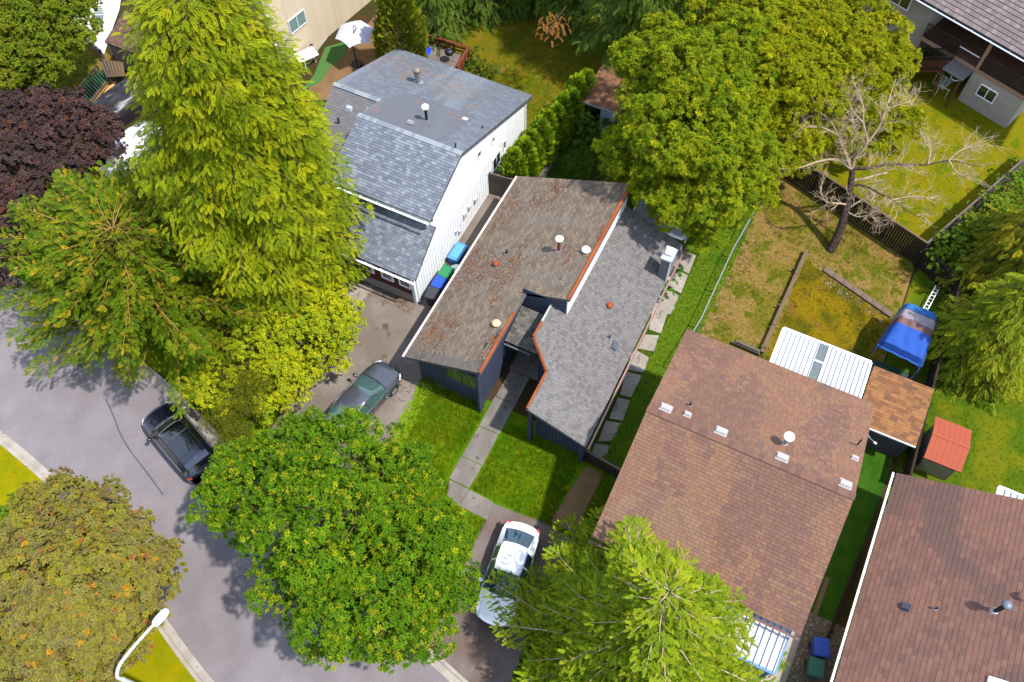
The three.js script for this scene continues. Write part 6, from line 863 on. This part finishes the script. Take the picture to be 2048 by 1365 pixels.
broadleaf({ name: 'plum_tree', label: 'dark purple-leaved tree beside the feathery street tree', seed: 1209, trunk: [-36.0, 17.6], trunkH: 1.8, trunkR: 0.2, cr: 0.5, cd: 2.1, density: 95, scale: 1.0, geo: gMaple, mat: DRYLEAF, cols: [[0.085, 0.042, 0.045], [0.05, 0.03, 0.036], [0.12, 0.065, 0.055], [0.05, 0.045, 0.034]], odd: [0.04, [[0.13, 0.05, 0.025]]], lobes: [[60, 255, 4.2, 2.1], [130, 235, 3.8, 1.5], [40, 330, 4, 2.1], [140, 295, 3.8, 1.7], [205, 262, 3, 1.0], [215, 298, 2.8, 0.9], [10, 430, 3.5, 1.9], [20, 520, 3, 1.4], [185, 245, 3, 0.8], [90, 380, 3.6, 1.8]] });
// shrubs and weeds
const shrub = (label, s, lobes, cols, geo = gIvy, name = 'green_shrub', cr = 0.35, density = 90) => broadleaf({ name, label, category: 'shrub', seed: s, trunk: uvAt(lobes[0][0], lobes[0][1]), trunkH: 0, cr, density, geo, cols, lobes });
const gN = [[0.09, 0.15, 0.01], [0.06, 0.12, 0.012], [0.13, 0.18, 0.012]];
shrub('bright green shrub at the lawn corner by the maple', 1301, [[12, 1030, 0.9, 0.8], [40, 1015, 0.6, 0.5], [0, 1060, 0.8, 0.7]], gN);
shrub('vivid green creeper beside the grey chimney', 1302, [[1350, 545, 0.3, 0.4], [1338, 570, 0.3, 0.4], [1328, 590, 0.25, 0.35]], [[0.05, 0.15, 0.01], [0.07, 0.18, 0.01]]);
shrub('leafy shrubs filling the gap between hedge and mossy roof', 1303, [[1180, 300, 1.2, 1.0], [1205, 345, 1.0, 0.9], [1165, 255, 1.2, 0.8], [1230, 310, 1.5, 1.0], [1190, 260, 1.0, 0.9], [1155, 330, 0.8, 0.6]], [[0.05, 0.1, 0.012], [0.08, 0.13, 0.012]], gRosette, 'green_shrub', 0.5, 60);
shrub('weedy shrub under the front window of the dark house', 1304, [[862, 768, 0.35, 0.4], [885, 775, 0.3, 0.3], [848, 758, 0.3, 0.3]], gN, gFine, 'weed_clump', 0.22, 160);
shrub('weedy tuft at the front corner of the dark house', 1305, [[940, 792, 0.3, 0.35], [955, 800, 0.25, 0.3], [918, 784, 0.2, 0.28]], gN, gFine, 'weed_clump', 0.2, 160);
shrub('green ivy climbing over the grey fence beside bright lawn', 1306, Array.from({ length: 13 }, (_, i) => [lerp(1872, 2052, i / 12) + (i % 2) * 16, lerp(512, 345, i / 12) + (i % 2) * 12, 1.2 + 0.3 * (i % 3), 0.75]), [[0.11, 0.18, 0.012], [0.08, 0.14, 0.012], [0.16, 0.2, 0.012]], gIvy, 'ivy', 0.42, 70);
shrub('small green plant at the end of the timber edging', 1307, [[1530, 712, 0.2, 0.3], [1540, 718, 0.2, 0.22]], gN, gFine, 'weed_clump', 0.2, 160);
shrub('low green bush beside the wooden deck railing', 1308, [[945, 118, 0.4, 0.6], [960, 140, 0.4, 0.6], [985, 148, 0.3, 0.5]], [[0.05, 0.09, 0.012], [0.09, 0.12, 0.012]], gRosette, 'green_shrub', 0.35, 70);
shrub('scrubby bushes under the tree on the sloping yard', 1309, [[110, 150, 0.6, 0.8], [70, 200, 0.7, 0.9], [150, 130, 0.6, 0.7], [30, 235, 0.6, 0.9], [120, 195, 0.3, 0.5]], [[0.08, 0.12, 0.012], [0.12, 0.14, 0.012]], gRosette, 'green_shrub', 0.45, 60);
shrub('sprawling dry brambles behind the gate fence', 1310, [[1022, 350, 0.3, 0.45], [1030, 330, 0.3, 0.4], [1012, 365, 0.25, 0.35]], [[0.12, 0.07, 0.04], [0.08, 0.07, 0.03]], gFine, 'bramble', 0.25, 90);
shrub('dark brown climber on the fence between the sheds', 1311, [[1845, 905, 0.7, 0.5], [1870, 870, 0.9, 0.4], [1820, 930, 0.4, 0.4]], [[0.05, 0.035, 0.02], [0.05, 0.06, 0.015]], gFine, 'bramble', 0.25, 90);
// columnar cedars
thuja({ name: 'columnar_cedar', label: 'tall dense columnar cedar behind the white house roof', category: 'tree', seed: 1401, at: [-25.0, 34.9], H: 6.6, R: 1.35, density: 52, geo: gThuja, scale: 1.5, cols: [[0.15, 0.17, 0.01], [0.11, 0.14, 0.01], [0.18, 0.18, 0.01]] });
const hedgeCol = [[0.16, 0.25, 0.008], [0.11, 0.19, 0.008], [0.22, 0.28, 0.008]];
for (let i = 0; i < 10; i++) { const f = i / 9; thuja({ label: 'upright green cedar shrub in the hedge row between two yards', group: 'cedar hedge row', seed: 1410 + i, at: [lerp(-14.75, -13.75, f) + 0.12 * (i % 2), lerp(29.6, 36.9, f)], H: 2.9 + 0.6 * n2(i * 1.7, 4), R: 0.62, density: 75, geo: gThuja, scale: 1.25, cols: hedgeCol }); }
// -- bare tree
{
  seed(1500); const t = thing('bare_tree', 'leafless tree with pale twisting twigs in the dry yard', 'tree'); const wood = [], thick = [];
  const zp = (x, y, h) => at(1348 + x * 0.3418, y * 0.3418, h);
  const trunk = [V3(2.8, 33.4, 0), zp(975, 1345, 1.2), zp(1020, 1180, 2.6), zp(1040, 1050, 3.6), zp(1045, 985, 4.2)];
  mesh(t, 'trunk', taperGeo(curve(trunk, 18), 0.26, 0.14, 10), barkGrey);
  const limbs = [
    [[1040, 990, 4.2], [960, 935, 4.5], [850, 945, 4.8], [720, 985, 5.0], [610, 985, 5.1]], [[1045, 985, 4.2], [1130, 985, 4.5], [1250, 962, 4.7], [1370, 965, 4.8], [1490, 962, 4.9], [1610, 940, 5.0], [1720, 960, 5.1], [1790, 975, 5.2]],
    [[1610, 940, 5.0], [1650, 1000, 5.0], [1700, 1035, 5.0]], [[1610, 940, 5.0], [1680, 880, 5.4], [1780, 855, 5.6]], [[1490, 962, 4.9], [1500, 880, 5.4], [1480, 810, 5.6]],
    [[1045, 985, 4.2], [1060, 930, 4.8], [1130, 840, 5.8], [1110, 720, 6.8], [1105, 610, 7.6], [1060, 500, 8.2]], [[1130, 840, 5.8], [1200, 745, 6.7], [1240, 640, 7.5], [1300, 460, 8.4]], [[1045, 980, 4.2], [1005, 900, 5.0], [960, 790, 6.0], [900, 690, 6.8], [790, 630, 7.2]],
    [[960, 790, 6.0], [860, 745, 6.4], [700, 740, 6.8]], [[1040, 1080, 3.4], [1120, 1090, 3.6], [1200, 1130, 3.7], [1280, 1170, 3.8], [1360, 1230, 3.8], [1480, 1290, 3.9]], [[1280, 1170, 3.8], [1400, 1150, 4.2], [1560, 1170, 4.5]],
    [[1040, 1060, 3.5], [1120, 1045, 3.8], [1200, 1020, 4.0], [1250, 1012, 4.1]], [[1025, 1200, 2.4], [960, 1190, 2.9], [890, 1180, 3.2], [850, 1090, 3.7]], [[1020, 1220, 2.3], [1100, 1170, 2.9], [1170, 1130, 3.2]], [[1015, 1240, 2.2], [1080, 1270, 2.4], [1150, 1260, 2.8], [1200, 1300, 3.0]], [[1240, 640, 7.5], [1330, 610, 7.9], [1400, 590, 8.0]], [[1110, 720, 6.8], [1040, 640, 7.4], [1010, 560, 7.8]], [[1045, 1000, 4.1], [1000, 880, 5.2], [1060, 800, 6.2], [1040, 660, 7.2]]];
  const twig = (p, d, L, r, depth) => { const pts = [p]; let q = p.clone(), dd = d.clone(); const n = 4; for (let i = 0; i < n; i++) { dd.add(rdir().multiplyScalar(0.38)).add(new THREE.Vector3(0, 0.1, 0)).normalize(); q = q.clone().addScaledVector(dd, L / n); pts.push(q); } wood.push(taperGeo(pts, r, r * 0.4, 4)); if (depth > 0) for (let k = 0; k < 3; k++) { const i = 1 + Math.floor(rnd() * (n - 0.01)); twig(pts[i], dd.clone().add(rdir().multiplyScalar(0.9)).normalize(), L * rr(0.45, 0.7), r * 0.55, depth - 1); } };
  limbs.forEach((l, k) => { const pts = l.map((p) => zp(...p)), c = curve(pts, pts.length * 5), r0 = [0.085, 0.095, 0.045, 0.045, 0.045, 0.095, 0.075, 0.085, 0.05, 0.075, 0.045, 0.085, 0.06, 0.06, 0.05, 0.04, 0.045, 0.06][k]; thick.push([c, r0]); const rEnd = k === 11 ? 0.05 : 0.014; mesh(t, 'limb', taperGeo(c, r0, rEnd, 7), k === 1 || k === 9 ? barkGrey : twigPale); const n = Math.round(c.length * (k === 11 ? 0.15 : 0.75)); for (let i = 0; i < n; i++) { const j = Math.min(c.length - 2, 3 + Math.floor(rnd() * (c.length - 4))), d = c[j + 1].clone().sub(c[j]).normalize(); twig(c[j], d.add(rdir().multiplyScalar(0.9)).normalize(), rr(0.45, 1.1), Math.min(0.018, r0 * 0.35), 2); } });
  stuff(mesh(t, 'twigs', merge(wood), twigPale));
}
// ---------------------------------------------------------------- grass and ground cover
{
  seed(1600); const blade = (n, H, W, sp) => { const pos = [], col = []; for (let i = 0; i < n; i++) { const a = rr(0, 6.283), d = new THREE.Vector3(Math.cos(a) * sp, 1, Math.sin(a) * sp).normalize(), s = d.clone().cross(new THREE.Vector3(Math.sin(a), 0.2, -Math.cos(a))).normalize(); diamond(pos, col, new THREE.Vector3(Math.cos(a) * 0.02, 0, Math.sin(a) * 0.02), d, s, H * rr(0.7, 1.2), W, 0, 0.9, 1.05); } return leafGeo(pos, col); };
  const gTuft = blade(8, 0.07, 0.02, 1.5), gWeed = rosette(7, 0.09, 0.045, 0.45);
  const inPoly = (P, x, y) => { let r = false; for (let i = 0, j = P.length - 1; i < P.length; j = i++) if ((P[i][1] > y) !== (P[j][1] > y) && x < (P[j][0] - P[i][0]) * (y - P[i][1]) / (P[j][1] - P[i][1]) + P[i][0]) r = !r; return r; };
  const field = (name, label, poly, n, geo, cols, s0, s1, avoid = [], h = 0.005, patch = 0) => { let b = [1e9, -1e9, 1e9, -1e9]; for (const p of poly) b = [Math.min(b[0], p[0]), Math.max(b[1], p[0]), Math.min(b[2], p[1]), Math.max(b[3], p[1])]; const it = []; for (let k = 0; k < n * 4 && it.length < n; k++) { const x = rr(b[0], b[1]), y = rr(b[2], b[3]); if (!inPoly(poly, x, y) || avoid.some((q) => x > q[0] && x < q[1] && y > q[2] && y < q[3])) continue; const f = fbm(x * 0.6 + 50, y * 0.6 + 50, 128, 3); if (patch && f < patch) continue; const s = rr(s0, s1) * (0.7 + 0.7 * f); it.push({ m: new THREE.Matrix4().compose(V3(x, y, h), new THREE.Quaternion().setFromAxisAngle(UP, rr(0, 6.28)), new THREE.Vector3(s, s, s)), c: mix3(tone(cols), cols[Math.floor(f * cols.length * 0.999)], 0.5) }); } const im = inst(scene, name, geo, LEAF, it); im.name = uniq(name); im.userData = { label, category: 'grass', kind: 'stuff' }; return im; };
  const gc = [[0.13, 0.25, 0.005], [0.17, 0.27, 0.006], [0.24, 0.27, 0.008], [0.11, 0.22, 0.005]];
  const walk = [[-9.9, -8.55, 12.2, 21], [-9.5, -7.2, 11.3, 12.35], [-7.2, -3.1, 4, 12.35], [-4.5, -3.3, 12.5, 15.9], [-10.15, -4.3, 16.2, 30], [-13.7, -10, 16.5, 30]];
  field('grass', 'uneven bright green grass of the lawn in front of the dark house', [[-13.5, 16.5], [-13.1, 14.3], [-12.6, 10], [-12.5, 6.9], [-2.2, 4.5], [-2.2, 16.2], [-10, 16.5]], 20000, gTuft, gc, 0.7, 1.5, walk);
  field('weeds', 'leafy green weeds along the side path beside the brown roof', [[-4.25, 15.9], [-1.95, 15.9], [-1.7, 36.5], [-5.5, 36.5], [-4.25, 29]], 9000, gWeed, [[0.08, 0.16, 0.006], [0.12, 0.18, 0.008], [0.06, 0.13, 0.006]], 0.7, 1.6, [[-4.3, -3.55, 15, 30]]);
  field('grass', 'patchy dry grass of the yard around the bare tree', [[-1.8, 22.3], [-1.5, 37.2], [7, 34.3], [7, 22.3]], 9000, gTuft, [[0.2, 0.13, 0.04], [0.13, 0.12, 0.02], [0.1, 0.11, 0.012]], 0.5, 1.0, [], 0.01, 0);
  field('grass', 'short lime-green grass of the lawn below the deck house', [[-1.4, 37.8], [7.1, 34.8], [11.2, 44.4], [10.5, 46.2], [6, 47.4], [-4, 48]], 7000, gTuft, [[0.2, 0.22, 0.003], [0.24, 0.22, 0.003], [0.16, 0.2, 0.004]], 0.4, 0.75);
  field('grass', 'green grass around the red metal shed', [[9.7, 20.8], [18, 20.8], [18, 34], [9.7, 34]], 5000, gTuft, gc, 0.5, 1.1, [[9.9, 11.5, 22.5, 24.8]]);
  field('grass', 'yellow-green grass on the verge across the street', [[-36, 4.5], [-30.5, 4.2], [-25.85, 3.3], [-21.5, 1.95], [-17.58, 0.35], [-14.86, -0.6], [-14, -4], [-36, -4]], 6000, gTuft, [[0.3, 0.26, 0.003], [0.24, 0.24, 0.003]], 0.35, 0.7);
  field('grass', 'worn mossy grass of the lawn behind the white house', [[-21, 36], [-14.6, 34.2], [-13.6, 42], [-20, 45]], 4000, gTuft, [[0.1, 0.15, 0.01], [0.16, 0.16, 0.015], [0.18, 0.13, 0.03]], 0.6, 1.1);
  field('weeds', 'low green weeds edging the driveway beside grey sedan', [[-13.6, 16.4], [-12.9, 16.4], [-12.3, 9], [-13.1, 9]], 900, gWeed, gc, 0.6, 1.3);
  // loose stones and dry leaves
  const st = []; const sg = new THREE.IcosahedronGeometry(0.03, 0); for (let i = 0; i < 1100; i++) { const k = i % 3; if (k === 2 && i > 500) continue; const p = k === 0 ? [rr(7.45, 8.6), rr(9.5, 13.8)] : k === 1 ? [-1.9 + Math.pow(rnd(), 2) * 1.3, rr(22.4, 33)] : [lerp(2.9, 6.8, rnd()) + rr(-.3, .3), 0]; if (k === 2) p[1] = 31.7 - (p[0] - 2.9) * 0.34 + rr(-0.6, 0.25); const s = rr(0.4, 1.3); st.push({ m: new THREE.Matrix4().compose(V3(p[0], p[1], 0.015), new THREE.Quaternion().setFromAxisAngle(rdir(), rr(0, 6)), new THREE.Vector3(s, s * 0.7, s)), c: pick([[0.3, 0.26, 0.22], [0.2, 0.17, 0.14], [0.4, 0.37, 0.33], [0.12, 0.1, 0.08]]) }); }
  const im = inst(scene, 'gravel', sg, M(0xffffff, 0.95), st); im.userData = { label: 'loose pale stones scattered along yard edges', category: 'gravel', kind: 'stuff' };
  const lv = []; const lgm = rosette(1, 0.07, 0.045, 0.1); const drop = (n, u0, u1, v0, v1, cols, h) => { for (let i = 0; i < n; i++) { const x = rr(u0, u1), y = rr(v0, v1); lv.push({ m: axisM(V3(x, y, h + 0.01), new THREE.Vector3(rr(-0.4, 0.4), 1, rr(-0.4, 0.4)), rr(0.6, 1.2)), c: pick(cols) }); } };
  const dry = [[0.16, 0.07, 0.02], [0.22, 0.12, 0.04], [0.09, 0.05, 0.02]]; drop(260, -18.8, -16, 19.6, 20.4, dry, 0.015); drop(300, -15.2, -13.7, 14.8, 17, dry, 0.015); drop(120, -19, -14, 10, 20, dry, 0.015); drop(160, 8.0, 9.3, 10, 14, dry, 0.015); drop(140, -13.6, -12.7, 12, 16, dry, 0.015); drop(60, -4.3, -3.3, 16, 30, dry, 0.045);
  const lm = inst(scene, 'fallen_leaves', lgm, DRYLEAF, lv); lm.userData = { label: 'dry brown leaves scattered on the driveway edges', category: 'leaves', kind: 'stuff' };
}
console.log('instances', totalInst);
renderer.render(scene, camera);
